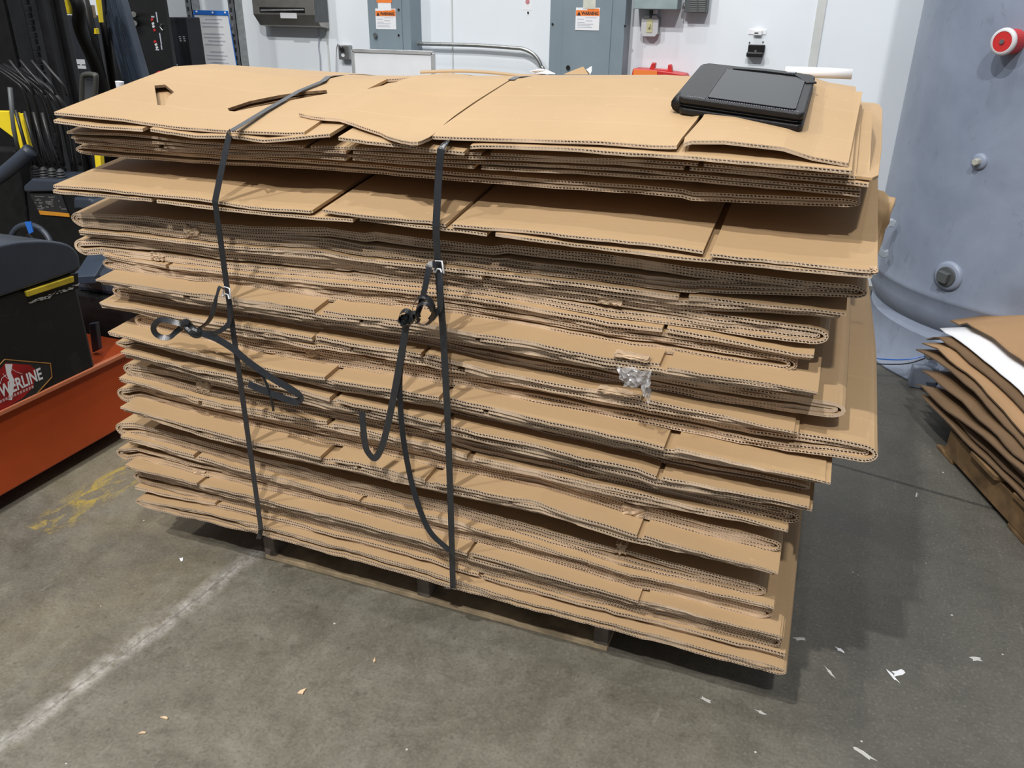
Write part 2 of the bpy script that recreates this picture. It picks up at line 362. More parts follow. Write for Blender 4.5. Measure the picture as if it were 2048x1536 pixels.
def strip_mesh(name, outer, inner, rows, parent, mats=None, closed=False, seed=0, jit=.0035, endcap=1):
    """outer / inner : matching (x, z) profiles; rows : [(Y, Yfront)] from front to back. returns object"""
    n = len(outer); R = len(rows); vs = []; us = [0]
    for i in range(1, n+1):
        a, b = outer[i-1], outer[i % n]; us.append(us[-1]+math.hypot(b[0]-a[0], b[1]-a[1]))
    for k, (Y, Yf) in enumerate(rows):
        for prof in (outer, inner):
            for i, (x, z) in enumerate(prof):
                y = Y + (jit*1.5*(nz(x*9, seed)*1.4+nz(x*33, seed+5)*.7) if k == 0 else 0)
                vs.append((x, y, zmap(z, Y, Yf)))
    O = lambda k, i: k*2*n + i % n
    I = lambda k, i: k*2*n + n + i % n
    fs = []; mt = []; uvs = []
    m = n if closed else n-1
    for k in range(R-1):
        for i in range(m):
            fs.append((O(k,i), O(k,i+1), O(k+1,i+1), O(k+1,i))); mt.append(0); uvs.append(((0,0),)*4)
            fs.append((I(k,i), I(k+1,i), I(k+1,i+1), I(k,i+1))); mt.append(0); uvs.append(((0,0),)*4)
        if not closed:
            fs.append((O(k,0), O(k+1,0), I(k+1,0), I(k,0))); mt.append(endcap*0); uvs.append(((0,0),)*4)
            fs.append((O(k,n-1), I(k,n-1), I(k+1,n-1), O(k+1,n-1))); mt.append(0); uvs.append(((0,0),)*4)
    for i in range(m):
        fs.append((O(0,i), I(0,i), I(0,i+1), O(0,i+1))); mt.append(1); uvs.append(((us[i],1),(us[i],0),(us[i+1],0),(us[i+1],1)))
        fs.append((O(R-1,i), O(R-1,i+1), I(R-1,i+1), I(R-1,i))); mt.append(1); uvs.append(((us[i],1),(us[i+1],1),(us[i+1],0),(us[i],0)))
    me = bpy.data.meshes.new(name); me.from_pydata(vs, [], fs)
    uvl = me.uv_layers.new(name='UVMap'); li = 0
    for p, q, mi in zip(me.polygons, uvs, mt):
        p.material_index = mi
        for j in range(len(q)): uvl.data[li].uv = q[j]; li += 1
    bm = bmesh.new(); bm.from_mesh(me); bmesh.ops.recalc_face_normals(bm, faces=bm.faces); bm.to_mesh(me); bm.free()
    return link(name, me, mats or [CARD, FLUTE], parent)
BANDS = [
 ('1a','P',-0.07,[[(0.319, 0.017), (0.628, 0.004), (1.089, 0.009)]],
  [(-0.368,1.2206,0.0068),(-0.285,1.2192,0.0068),(-0.204,1.2179,0.0069),(-0.163,1.2172,0.0069),(-0.126,1.2146,0.007),(-0.094,1.2124,0.007),(-0.05,1.2103,0.007),(-0.014,1.2085,0.0071),(0.024,1.2086,0.0071),(0.097,1.2087,0.0072),(0.116,1.2087,0.0072),(0.169,1.2102,0.0072),(0.238,1.2121,0.0072),(0.276,1.2132,0.0073),(0.306,1.2158,0.0063),(0.312,1.2164,0.006),(0.372,1.223,0.0055),(0.423,1.2195,0.0057),(0.436,1.2195,0.0063),(0.498,1.2212,0.0074),(0.559,1.223,0.0074),(0.571,1.2233,0.0074),(0.594,1.2256,0.0074),(0.619,1.2265,0.0075),(0.677,1.2285,0.0075),(0.699,1.2293,0.0075),(0.734,1.2306,0.0075),(0.789,1.2326,0.0075),(0.843,1.2346,0.0076),(0.895,1.2366,0.0076),(0.943,1.2383,0.0076),(0.947,1.2383,0.0076),(0.997,1.2378,0.0077),(1.036,1.2374,0.0077),(1.047,1.2379,0.0077),(1.08,1.2394,0.0077),(1.094,1.2449,0.0077),(1.105,1.2495,0.0077),(1.14,1.2517,0.0077),(1.162,1.2531,0.0077),(1.186,1.252,0.0077),(1.232,1.2499,0.0078),(1.259,1.2486,0.0078),(1.277,1.2442,0.0078),(1.308,1.2365,0.0079),(1.322,1.235,0.0079),(1.365,1.2301,0.008)]),
 ('1b','P',-0.08,[[(-0.091, 0.02), (0.392, 0.024), (0.685, 0.013)]],
  [(-0.365,1.204,0.0079),(-0.282,1.2006,0.0079),(-0.228,1.1984,0.0079),(-0.201,1.1988,0.0079),(-0.121,1.2,0.0079),(-0.102,1.2003,0.0078),(-0.079,1.2016,0.0078),(-0.044,1.1996,0.0078),(-0.034,1.199,0.0078),(0.03,1.196,0.0078),(0.045,1.1953,0.0078),(0.104,1.1982,0.0078),(0.139,1.2,0.0077),(0.175,1.1987,0.0077),(0.22,1.1969,0.0077),(0.244,1.2,0.0077),(0.307,1.2083,0.0076),(0.313,1.2091,0.0076),(0.377,1.2175,0.0076),(0.379,1.2172,0.0076),(0.407,1.2135,0.0076),(0.443,1.2116,0.0076),(0.467,1.2104,0.0076),(0.505,1.2095,0.0076),(0.533,1.2089,0.0075),(0.566,1.2071,0.0075),(0.605,1.205,0.0075),(0.626,1.2043,0.0072),(0.677,1.2025,0.0061),(0.684,1.2085,0.0064),(0.693,1.2164,0.007),(0.741,1.2186,0.0074),(0.788,1.2208,0.0074),(0.796,1.221,0.0074),(0.85,1.2226,0.0074),(0.884,1.2235,0.0073),(0.903,1.2236,0.0073),(0.954,1.2238,0.0073),(0.982,1.224,0.0073),(1.005,1.2241,0.0073),(1.054,1.2245,0.0073),(1.102,1.2249,0.0072),(1.122,1.225,0.0072),(1.15,1.2246,0.0072),(1.196,1.224,0.0072),(1.22,1.2236,0.0072),(1.241,1.2233,0.0072),(1.286,1.2227,0.0072),(1.305,1.2224,0.0072),(1.329,1.2216,0.0072),(1.372,1.2202,0.0072)]),
 ('2a','P',-0.05,[[(0.307, 0.017), (0.712, 0.019), (1.124, 0.01)]],
  [(-0.366,1.1745,0.0058),(-0.281,1.1772,0.0058),(-0.205,1.1796,0.0058),(-0.199,1.1797,0.0058),(-0.12,1.1804,0.0058),(-0.12,1.1804,0.0058),(-0.043,1.178,0.0058),(-0.037,1.1779,0.0058),(0.032,1.1771,0.0058),(0.105,1.1764,0.0044),(0.107,1.1763,0.0044),(0.177,1.1799,0.0047),(0.247,1.1834,0.0053),(0.315,1.1868,0.0058),(0.32,1.187,0.0058),(0.381,1.1887,0.0058),(0.446,1.1904,0.0058),(0.448,1.1904,0.0058),(0.509,1.192,0.0058),(0.57,1.1936,0.0057),(0.592,1.1942,0.0057),(0.63,1.1958,0.0057),(0.668,1.1974,0.0057),(0.688,1.1979,0.0057),(0.745,1.1994,0.0055),(0.777,1.2002,0.0053),(0.801,1.201,0.0053),(0.855,1.2029,0.0053),(0.908,1.2047,0.0053),(0.959,1.2065,0.0053),(0.96,1.2065,0.0053),(1.011,1.2073,0.0054),(1.061,1.2081,0.0057),(1.109,1.2089,0.0057),(1.119,1.2091,0.0057),(1.157,1.2085,0.0057),(1.204,1.2077,0.0057),(1.249,1.207,0.0057),(1.294,1.2063,0.0057),(1.306,1.2061,0.0057),(1.338,1.2061,0.0057),(1.381,1.2061,0.0057)]),
 ('2b','P',-0.05,[[(0.408, 0.012), (1.1, 0.011)]],
  [(-0.352,1.1643,0.0044),(-0.267,1.1647,0.0051),(-0.208,1.166,0.0059),(-0.185,1.1664,0.0059),(-0.104,1.1677,0.0059),(-0.092,1.1679,0.0059),(-0.027,1.1681,0.006),(0.015,1.1682,0.006),(0.049,1.1692,0.006),(0.106,1.1709,0.006),(0.123,1.1717,0.006),(0.195,1.1747,0.006),(0.265,1.1776,0.0061),(0.319,1.1798,0.0061),(0.334,1.1801,0.0061),(0.4,1.1815,0.0061),(0.447,1.1824,0.0061),(0.465,1.1828,0.0061),(0.528,1.1841,0.0062),(0.589,1.1854,0.0062),(0.592,1.1855,0.0062),(0.649,1.1885,0.0062),(0.701,1.1911,0.0062),(0.708,1.1914,0.0062),(0.765,1.1933,0.0062),(0.821,1.1952,0.0063),(0.875,1.1971,0.0063),(0.929,1.1989,0.0063),(0.976,1.2005,0.0063),(0.981,1.2006,0.0063),(1.032,1.2008,0.0063),(1.081,1.2011,0.0064),(1.12,1.2013,0.0064),(1.13,1.2012,0.0064),(1.178,1.2005,0.0064),(1.225,1.1998,0.0064),(1.271,1.1991,0.0064),(1.308,1.1986,0.0065),(1.316,1.1985,0.0065),(1.36,1.1978,0.0065),(1.403,1.1971,0.0065)]),
 ('3a','P',-0.04,[[(-0.094, 0.017)]],
  [(-0.355,1.1587,0.0044),(-0.27,1.1584,0.0044),(-0.188,1.1579,0.0044),(-0.127,1.1587,0.0054),(-0.109,1.1589,0.0056),(-0.032,1.1595,0.0055),(0.043,1.1602,0.0054),(0.083,1.1605,0.0053),(0.117,1.1619,0.0051),(0.188,1.1648,0.0047),(0.258,1.1677,0.0044),(0.311,1.1701,0.0044),(0.326,1.1704,0.0044),(0.392,1.1721,0.0044),(0.441,1.1726,0.0044),(0.456,1.1727,0.0044),(0.519,1.1735,0.0049),(0.58,1.1759,0.0058),(0.599,1.1766,0.0058),(0.64,1.1779,0.0058),(0.699,1.1797,0.0058),(0.738,1.1808,0.0058),(0.756,1.1814,0.0058),(0.811,1.1831,0.0058),(0.866,1.1847,0.0058),(0.919,1.1863,0.0058),(0.971,1.1879,0.0058),(0.974,1.188,0.0058),(1.022,1.1878,0.0058),(1.071,1.1876,0.0058),(1.12,1.1874,0.0058),(1.12,1.1874,0.0058),(1.168,1.187,0.0058),(1.215,1.1867,0.0058),(1.261,1.1864,0.0058),(1.306,1.186,0.0058),(1.309,1.186,0.0058),(1.35,1.1857,0.0058),(1.393,1.1853,0.0058)]),
 ('3b','P',-0.04,[[(0.401, 0.01), (0.691, 0.015)]],
  [(-0.355,1.1532,0.0059),(-0.271,1.1528,0.0059),(-0.19,1.1523,0.006),(-0.129,1.1519,0.006),(-0.111,1.1521,0.006),(-0.033,1.1529,0.006),(0.042,1.1536,0.0061),(0.082,1.154,0.0061),(0.115,1.1555,0.0061),(0.187,1.1588,0.0061),(0.257,1.162,0.0062),(0.311,1.1645,0.0062),(0.325,1.1648,0.0062),(0.391,1.1665,0.0062),(0.403,1.1669,0.0062),(0.455,1.1671,0.0062),(0.518,1.1674,0.0063),(0.579,1.1677,0.0063),(0.584,1.1677,0.0063),(0.639,1.169,0.0063),(0.697,1.1704,0.0063),(0.701,1.1704,0.0063),(0.755,1.1719,0.0064),(0.81,1.1735,0.0064),(0.865,1.175,0.0064),(0.918,1.1765,0.0064),(0.97,1.1779,0.0064),(0.975,1.178,0.0064),(1.021,1.1785,0.0065),(1.071,1.179,0.0065),(1.12,1.1795,0.0065),(1.12,1.1795,0.0065),(1.167,1.1792,0.0065),(1.214,1.179,0.0065),(1.26,1.1787,0.0066),(1.305,1.1784,0.0066),(1.31,1.1784,0.0066),(1.349,1.1777,0.0066),(1.393,1.1769,0.0066)]),
 ('4','F',-0.02,[[]],
  [(-0.383,1.1382,0.0217),(-0.298,1.1391,0.0214),(-0.215,1.1399,0.0211),(-0.157,1.1404,0.0209),(-0.134,1.1407,0.0208),(-0.055,1.1415,0.0205),(0.021,1.1422,0.0203),(0.053,1.1425,0.0202),(0.096,1.1438,0.02),(0.169,1.1458,0.0197),(0.24,1.1479,0.0194),(0.309,1.1498,0.0192),(0.332,1.1505,0.0191),(0.376,1.1507,0.0189),(0.442,1.1511,0.0187),(0.506,1.1514,0.0185),(0.568,1.1518,0.0183),(0.573,1.1518,0.0182),(0.62,1.1513,0.0181),(0.629,1.1514,0.018),(0.689,1.1519,0.0178),(0.747,1.1525,0.0176),(0.804,1.153,0.0174),(0.848,1.1534,0.0173),(0.86,1.1537,0.0172),(0.914,1.1547,0.017),(0.967,1.1557,0.0168),(0.972,1.1558,0.0168),(1.019,1.1561,0.0166),(1.07,1.1564,0.0164),(1.092,1.1565,0.0164),(1.111,1.1526,0.0163),(1.12,1.153,0.0163),(1.169,1.1548,0.0161),(1.217,1.1565,0.0159),(1.263,1.1583,0.0158),(1.309,1.16,0.0156),(1.312,1.1601,0.0156),(1.353,1.1628,0.0154),(1.397,1.1657,0.0152)]),
 ('5a','P',-0.11,[[(0.356, 0.025), (0.659, 0.012), (1.16, 0.014)]],
  [(-0.375,1.0589,0.0072),(-0.286,1.0619,0.0072),(-0.232,1.0637,0.0072),(-0.2,1.0636,0.0072),(-0.117,1.0633,0.0072),(-0.091,1.0632,0.0071),(-0.036,1.0644,0.0071),(0.043,1.0661,0.0071),(0.046,1.0662,0.0071),(0.119,1.063,0.0071),(0.185,1.06,0.0071),(0.193,1.0603,0.0071),(0.265,1.0625,0.0071),(0.336,1.0647,0.007),(0.341,1.0649,0.007),(0.371,1.0697,0.007),(0.405,1.0695,0.007),(0.472,1.069,0.007),(0.474,1.069,0.007),(0.537,1.0697,0.007),(0.601,1.0703,0.0069),(0.615,1.0705,0.0069),(0.653,1.0672,0.0069),(0.663,1.0682,0.0069),(0.665,1.0684,0.0069),(0.723,1.0697,0.0069),(0.782,1.071,0.0069),(0.802,1.0714,0.0069),(0.84,1.0718,0.0069),(0.896,1.0723,0.0069),(0.951,1.0728,0.0068),(0.983,1.0731,0.0068),(1.005,1.0727,0.0068),(1.057,1.0719,0.0068),(1.074,1.0717,0.0068),(1.109,1.0707,0.0068),(1.153,1.0694,0.0068),(1.159,1.0686,0.0068),(1.167,1.0674,0.0068),(1.209,1.0665,0.0068),(1.228,1.0661,0.0068),(1.257,1.066,0.0068),(1.304,1.0658,0.0068),(1.331,1.0657,0.0068),(1.35,1.0661,0.0068),(1.395,1.0671,0.0067),(1.439,1.0681,0.0067)]),
 ('5b','P',-0.11,[[(-0.076, 0.016), (0.448, 0.011), (0.748, 0.019)]],
  [(-0.38,1.0467,0.0073),(-0.292,1.0481,0.0073),(-0.206,1.0494,0.0072),(-0.123,1.0507,0.0072),(-0.085,1.0513,0.0072),(-0.042,1.0507,0.0072),(0.036,1.0495,0.0072),(0.043,1.0494,0.0072),(0.112,1.0492,0.0072),(0.183,1.0491,0.0071),(0.187,1.0491,0.0071),(0.259,1.0506,0.0071),(0.33,1.0521,0.0071),(0.342,1.0524,0.0071),(0.399,1.0548,0.0071),(0.441,1.0567,0.007),(0.456,1.0591,0.007),(0.466,1.0591,0.007),(0.531,1.0592,0.007),(0.595,1.0594,0.007),(0.614,1.0594,0.007),(0.657,1.059,0.007),(0.717,1.0583,0.007),(0.738,1.0581,0.007),(0.758,1.0611,0.0069),(0.776,1.0605,0.0069),(0.834,1.0586,0.0069),(0.89,1.0568,0.0069),(0.919,1.0558,0.0069),(0.945,1.056,0.0069),(0.999,1.0563,0.0069),(1.001,1.0563,0.0069),(1.052,1.0559,0.0069),(1.103,1.0554,0.0069),(1.154,1.055,0.0069),(1.162,1.055,0.0069),(1.203,1.0555,0.0068),(1.251,1.0561,0.0068),(1.298,1.0566,0.0068),(1.333,1.0571,0.0068),(1.344,1.0574,0.0068),(1.389,1.0585,0.0068),(1.433,1.0596,0.0068)]),
 ('6','F',-0.05,[[]],
  [(-0.413,0.9783,0.0363),(-0.322,0.9834,0.0357),(-0.235,0.9882,0.035),(-0.163,0.9922,0.0344),(-0.15,0.9921,0.0343),(-0.069,0.9917,0.0338),(-0.068,0.9917,0.0338),(0.012,0.994,0.0332),(0.09,0.9962,0.0327),(0.13,0.9973,0.0324),(0.166,1.0003,0.0321),(0.24,1.0066,0.0315),(0.312,1.0126,0.0309),(0.338,1.0148,0.0307),(0.382,1.0135,0.0304),(0.43,1.0121,0.0301),(0.45,1.0163,0.03),(0.46,1.0184,0.0299),(0.516,1.017,0.0295),(0.58,1.0153,0.0291),(0.583,1.0153,0.0291),(0.643,1.0156,0.0287),(0.705,1.0159,0.0283),(0.727,1.016,0.0281),(0.756,1.0232,0.0278),(0.765,1.0233,0.0277),(0.824,1.0237,0.0273),(0.881,1.0241,0.027),(0.937,1.0245,0.0266),(0.988,1.0249,0.0262),(0.992,1.0247,0.0262),(1.045,1.023,0.0259),(1.098,1.0213,0.0256),(1.139,1.02,0.0253),(1.149,1.0199,0.0252),(1.2,1.0193,0.0249),(1.249,1.0187,0.0246),(1.297,1.0181,0.0243),(1.336,1.0176,0.024),(1.345,1.018,0.024),(1.39,1.0199,0.0236),(1.435,1.0219,0.0233)]),
 ('7','P',-0.06,[[(1.12, 0.019)], [(0.419, 0.005), (0.715, 0.018)]],
  [(-0.386,0.9366,0.0183),(-0.3,0.9397,0.0182),(-0.216,0.9428,0.0181),(-0.164,0.9447,0.0181),(-0.135,0.9449,0.018),(-0.056,0.9455,0.018),(0.019,0.9461,0.0179),(0.02,0.9461,0.0179),(0.096,0.9497,0.0178),(0.133,0.9514,0.0178),(0.169,0.9537,0.0177),(0.24,0.9582,0.0176),(0.31,0.9626,0.0175),(0.327,0.9636,0.0175),(0.377,0.9603,0.0175),(0.414,0.9578,0.0175),(0.443,0.9585,0.0175),(0.507,0.9599,0.0174),(0.57,0.9613,0.0173),(0.602,0.962,0.0173),(0.632,0.9626,0.0173),(0.692,0.9636,0.0172),(0.747,0.9645,0.0172),(0.75,0.9645,0.0172),(0.807,0.965,0.0171),(0.863,0.9654,0.0171),(0.918,0.9659,0.017),(0.969,0.9663,0.017),(0.972,0.9662,0.017),(1.024,0.9656,0.0169),(1.076,0.965,0.0169),(1.11,0.9645,0.0169),(1.126,0.9658,0.0168),(1.13,0.9661,0.0168),(1.175,0.9672,0.0168),(1.223,0.9683,0.0167),(1.271,0.9693,0.0167),(1.317,0.9704,0.0167),(1.344,0.971,0.0166),(1.362,0.9708,0.0166),(1.407,0.9703,0.0166)]),
 ('8','F',-0.04,[[]],
  [(-0.431,0.9054,0.046),(-0.344,0.9148,0.0347),(-0.259,0.9163,0.0414),(-0.176,0.9215,0.0439),(-0.141,0.9237,0.0436),(-0.096,0.9233,0.0433),(-0.019,0.9225,0.0421),(0.031,0.9219,0.0406),(0.056,0.9233,0.0411),(0.114,0.9265,0.0417),(0.13,0.9269,0.0416),(0.202,0.9287,0.041),(0.272,0.9305,0.0402),(0.341,0.9323,0.039),(0.375,0.9332,0.0394),(0.388,0.937,0.0395),(0.408,0.9366,0.0394),(0.473,0.9354,0.0374),(0.536,0.9343,0.0341),(0.591,0.9332,0.0312),(0.598,0.933,0.0308),(0.659,0.9315,0.0283),(0.678,0.9309,0.0282),(0.692,0.9359,0.0306),(0.718,0.9359,0.032),(0.776,0.936,0.0337),(0.833,0.9361,0.0363),(0.889,0.9363,0.036),(0.943,0.9364,0.0356),(0.945,0.9364,0.0356),(0.996,0.9356,0.0353),(1.001,0.9355,0.0352),(1.049,0.9343,0.0349),(1.1,0.933,0.0346),(1.15,0.9317,0.0343),(1.17,0.9311,0.0341),(1.199,0.931,0.0339),(1.247,0.9307,0.0336),(1.295,0.9305,0.0333),(1.341,0.9302,0.0329),(1.35,0.9302,0.0329),(1.387,0.9269,0.0327)]),
 ('9a','P',-0.05,[[(-0.124, 0.012), (1.089, 0.008)]],
  [(-0.333,0.8796,0.01),(-0.253,0.8739,0.0109),(-0.176,0.8755,0.0136),(-0.142,0.8763,0.0136),(-0.101,0.8773,0.0137),(-0.027,0.879,0.0138),(0.044,0.8807,0.0138),(0.114,0.8824,0.0139),(0.115,0.8824,0.0139),(0.183,0.8853,0.014),(0.25,0.8882,0.0141),(0.315,0.891,0.0141),(0.378,0.8937,0.0142),(0.379,0.8937,0.0142),(0.441,0.8958,0.0143),(0.502,0.8978,0.0144),(0.562,0.8998,0.0144),(0.606,0.9013,0.0145),(0.62,0.9015,0.0145),(0.677,0.9022,0.0146),(0.732,0.9029,0.0146),(0.743,0.903,0.0147),(0.787,0.9005,0.0147),(0.84,0.8975,0.0148),(0.893,0.8945,0.0149),(0.944,0.8916,0.015),(0.979,0.8896,0.0151),(0.995,0.8901,0.0151),(1.044,0.8915,0.0152),(1.086,0.8927,0.0152),(1.093,0.8926,0.0152),(1.14,0.8916,0.0153),(1.171,0.891,0.0153),(1.187,0.8898,0.0154),(1.234,0.8866,0.0155),(1.279,0.8833,0.0155),(1.324,0.8802,0.0146),(1.333,0.8795,0.0144),(1.367,0.882,0.0157)]),
 ('9','F',-0.04,[[]],
  [(-0.347,0.8705,0.0271),(-0.307,0.8646,0.0275),(-0.271,0.8627,0.0279),(-0.196,0.8588,0.0248),(-0.156,0.8567,0.0225),(-0.122,0.8568,0.0221),(-0.049,0.8587,0.0227),(0.022,0.8606,0.0233),(0.032,0.8605,0.0233),(0.091,0.8625,0.0237),(0.104,0.863,0.0238),(0.16,0.8642,0.0242),(0.226,0.865,0.0247),(0.282,0.8657,0.0251),(0.291,0.8658,0.0252),(0.354,0.8664,0.0256),(0.37,0.8675,0.0258),(0.416,0.8694,0.0261),(0.477,0.8722,0.0266),(0.517,0.8731,0.0269),(0.536,0.8735,0.0271),(0.589,0.8747,0.0275),(0.594,0.8748,0.0275),(0.651,0.8754,0.028),(0.667,0.875,0.0281),(0.707,0.8729,0.0284),(0.762,0.8727,0.0289),(0.815,0.8729,0.0293),(0.824,0.8727,0.0294),(0.868,0.8716,0.0297),(0.919,0.8686,0.03),(0.97,0.8656,0.0304),(0.978,0.8652,0.0304),(1.02,0.8658,0.0308),(1.058,0.8674,0.0311),(1.068,0.8679,0.0312),(1.116,0.867,0.0315),(1.163,0.8661,0.0319),(1.208,0.8655,0.0322),(1.253,0.8649,0.0326),(1.298,0.8647,0.0329),(1.319,0.8648,0.0331),(1.342,0.8638,0.0333)]),
 ('10','P',-0.1,[[(0.33, 0.021), (1.102, 0.017)], [(-0.038, 0.018), (0.435, 0.008), (0.713, 0.011)]],
  [(-0.312,0.8317,0.0187),(-0.233,0.8325,0.0186),(-0.156,0.8332,0.0185),(-0.106,0.8336,0.0185),(-0.08,0.8341,0.0184),(-0.007,0.8356,0.0183),(0.065,0.837,0.0182),(0.135,0.8384,0.0181),(0.147,0.8386,0.0181),(0.203,0.839,0.018),(0.27,0.8393,0.018),(0.319,0.8396,0.0179),(0.335,0.8392,0.0179),(0.34,0.839,0.0179),(0.398,0.8413,0.0178),(0.461,0.8438,0.0177),(0.478,0.8445,0.0177),(0.521,0.8451,0.0176),(0.581,0.8458,0.0175),(0.639,0.8466,0.0174),(0.649,0.8467,0.0174),(0.696,0.8439,0.0174),(0.712,0.8429,0.0174),(0.752,0.8427,0.0173),(0.806,0.8425,0.0173),(0.845,0.8423,0.0172),(0.86,0.8413,0.0172),(0.912,0.8378,0.0172),(0.964,0.8344,0.0171),(0.988,0.8328,0.0171),(1.014,0.8337,0.0171),(1.063,0.8353,0.017),(1.093,0.8363,0.017),(1.111,0.8342,0.017),(1.112,0.8342,0.017),(1.159,0.8331,0.0169),(1.206,0.8321,0.0169),(1.24,0.8313,0.0168),(1.252,0.8312,0.0168),(1.297,0.8306,0.0168),(1.341,0.8301,0.0167),(1.384,0.8295,0.0167)]),
 ('11','F',-0.04,[[]],
  [(-0.335,0.7967,0.036),(-0.252,0.7979,0.0354),(-0.171,0.797,0.0349),(-0.171,0.797,0.0349),(-0.091,0.7956,0.0343),(-0.014,0.7964,0.0338),(0.062,0.7974,0.0333),(0.135,0.7981,0.0328),(0.135,0.7981,0.0328),(0.206,0.7968,0.0323),(0.275,0.7955,0.0319),(0.276,0.7955,0.0319),(0.344,0.7994,0.0315),(0.411,0.7978,0.031),(0.44,0.7971,0.0308),(0.476,0.7963,0.0306),(0.54,0.7976,0.0301),(0.602,0.7985,0.0313),(0.62,0.7989,0.0331),(0.663,0.7981,0.0355),(0.723,0.797,0.0386),(0.781,0.796,0.0382),(0.825,0.7951,0.0378),(0.838,0.7948,0.0377),(0.894,0.793,0.0372),(0.949,0.7913,0.0368),(1.003,0.7897,0.0363),(1.044,0.7884,0.0338),(1.055,0.7882,0.0338),(1.107,0.7871,0.0355),(1.158,0.786,0.0351),(1.163,0.7859,0.0351),(1.207,0.7866,0.0347),(1.256,0.7874,0.0343),(1.303,0.7881,0.0339),(1.35,0.7889,0.0335),(1.372,0.7892,0.0333),(1.396,0.7889,0.0331),(1.441,0.7884,0.0327)]),
 ('12','P',-0.08,[[(0.297, 0.008), (0.576, 0.01), (1.068, 0.014)], [(-0.085, 0.016), (0.393, 0.008), (0.663, 0.019)]],
  [(-0.345,0.7594,0.0168),(-0.266,0.761,0.0168),(-0.231,0.7617,0.0168),(-0.19,0.7612,0.0168),(-0.115,0.7602,0.0167),(-0.094,0.7599,0.0167),(-0.043,0.7609,0.0167),(0.029,0.7623,0.0167),(0.099,0.7636,0.0167),(0.12,0.764,0.0167),(0.166,0.7636,0.0167),(0.233,0.763,0.0167),(0.293,0.7624,0.0166),(0.298,0.7655,0.0166),(0.301,0.7674,0.0166),(0.362,0.7664,0.0166),(0.424,0.7654,0.0166),(0.484,0.7644,0.0166),(0.485,0.7644,0.0166),(0.544,0.7664,0.0166),(0.58,0.7677,0.0166),(0.602,0.766,0.0166),(0.659,0.7617,0.0166),(0.715,0.7574,0.0167),(0.731,0.7563,0.0167),(0.77,0.7543,0.0167),(0.824,0.7516,0.0167),(0.84,0.7508,0.0167),(0.877,0.7502,0.0167),(0.929,0.7494,0.0167),(0.947,0.7491,0.0167),(0.98,0.7507,0.0167),(1.029,0.7531,0.0166),(1.056,0.7543,0.0166),(1.079,0.7477,0.0167),(1.082,0.7469,0.0167),(1.127,0.7448,0.0167),(1.174,0.7427,0.0167),(1.221,0.7406,0.0167),(1.231,0.7402,0.0167),(1.267,0.7383,0.0167),(1.312,0.7359,0.0167),(1.356,0.7336,0.0142)]),
 ('13','F',-0.05,[[]],
  [(-0.265,0.7334,0.0375),(-0.181,0.7309,0.0375),(-0.1,0.7277,0.0375),(-0.054,0.7253,0.0375),(-0.021,0.7231,0.0375),(0.056,0.7187,0.0375),(0.09,0.7168,0.0379),(0.131,0.7181,0.0407),(0.204,0.7208,0.0418),(0.244,0.7223,0.0419),(0.276,0.7207,0.0398),(0.293,0.7199,0.0386),(0.346,0.7194,0.0375),(0.414,0.7193,0.0373),(0.48,0.7197,0.0368),(0.491,0.7195,0.0367),(0.546,0.7201,0.0362),(0.609,0.7205,0.0357),(0.623,0.7207,0.0357),(0.672,0.7222,0.0374),(0.733,0.7239,0.0413),(0.792,0.7257,0.0449),(0.798,0.7258,0.0451),(0.85,0.7245,0.0447),(0.908,0.7232,0.0441),(0.964,0.7218,0.0435),(1.018,0.7204,0.0429),(1.052,0.7196,0.0426),(1.072,0.7189,0.0423),(1.125,0.7172,0.0418),(1.177,0.7154,0.0412),(1.212,0.7142,0.0409),(1.228,0.7147,0.0407),(1.277,0.7162,0.0401),(1.325,0.7176,0.0395),(1.355,0.7185,0.0392),(1.373,0.7183,0.039),(1.42,0.7179,0.0385),(1.466,0.7175,0.038),(1.511,0.7171,0.0375)]),
 ('14','P',-0.11,[[(0.345, 0.019), (0.632, 0.014), (1.132, 0.022)], [(-0.033, 0.009), (0.447, 0.01), (0.732, 0.012)]],
  [(-0.303,0.696,0.0199),(-0.224,0.6935,0.0198),(-0.146,0.6912,0.0198),(-0.128,0.6906,0.0198),(-0.071,0.6873,0.0198),(0.003,0.6831,0.0198),(0.075,0.679,0.0198),(0.13,0.6758,0.0198),(0.146,0.6762,0.0198),(0.215,0.6781,0.0197),(0.284,0.68,0.0196),(0.335,0.6813,0.0196),(0.35,0.6804,0.0196),(0.356,0.68,0.0196),(0.415,0.6808,0.0195),(0.478,0.6817,0.0195),(0.54,0.6826,0.0194),(0.601,0.6835,0.0194),(0.617,0.6837,0.0194),(0.647,0.6844,0.0194),(0.661,0.6839,0.0193),(0.719,0.6819,0.0193),(0.776,0.6799,0.0193),(0.832,0.6779,0.0193),(0.853,0.6771,0.0193),(0.886,0.6762,0.0193),(0.94,0.6746,0.0193),(0.993,0.6731,0.0192),(1.044,0.6716,0.0192),(1.069,0.6709,0.0192),(1.095,0.6684,0.0192),(1.118,0.6663,0.0192),(1.144,0.6683,0.0192),(1.145,0.6683,0.0192),(1.194,0.6656,0.0192),(1.242,0.663,0.0192),(1.289,0.6605,0.0192),(1.301,0.6598,0.0192),(1.335,0.6588,0.0191),(1.38,0.6575,0.0191),(1.425,0.6561,0.0191)]),
 ('15','F',-0.05,[[]],
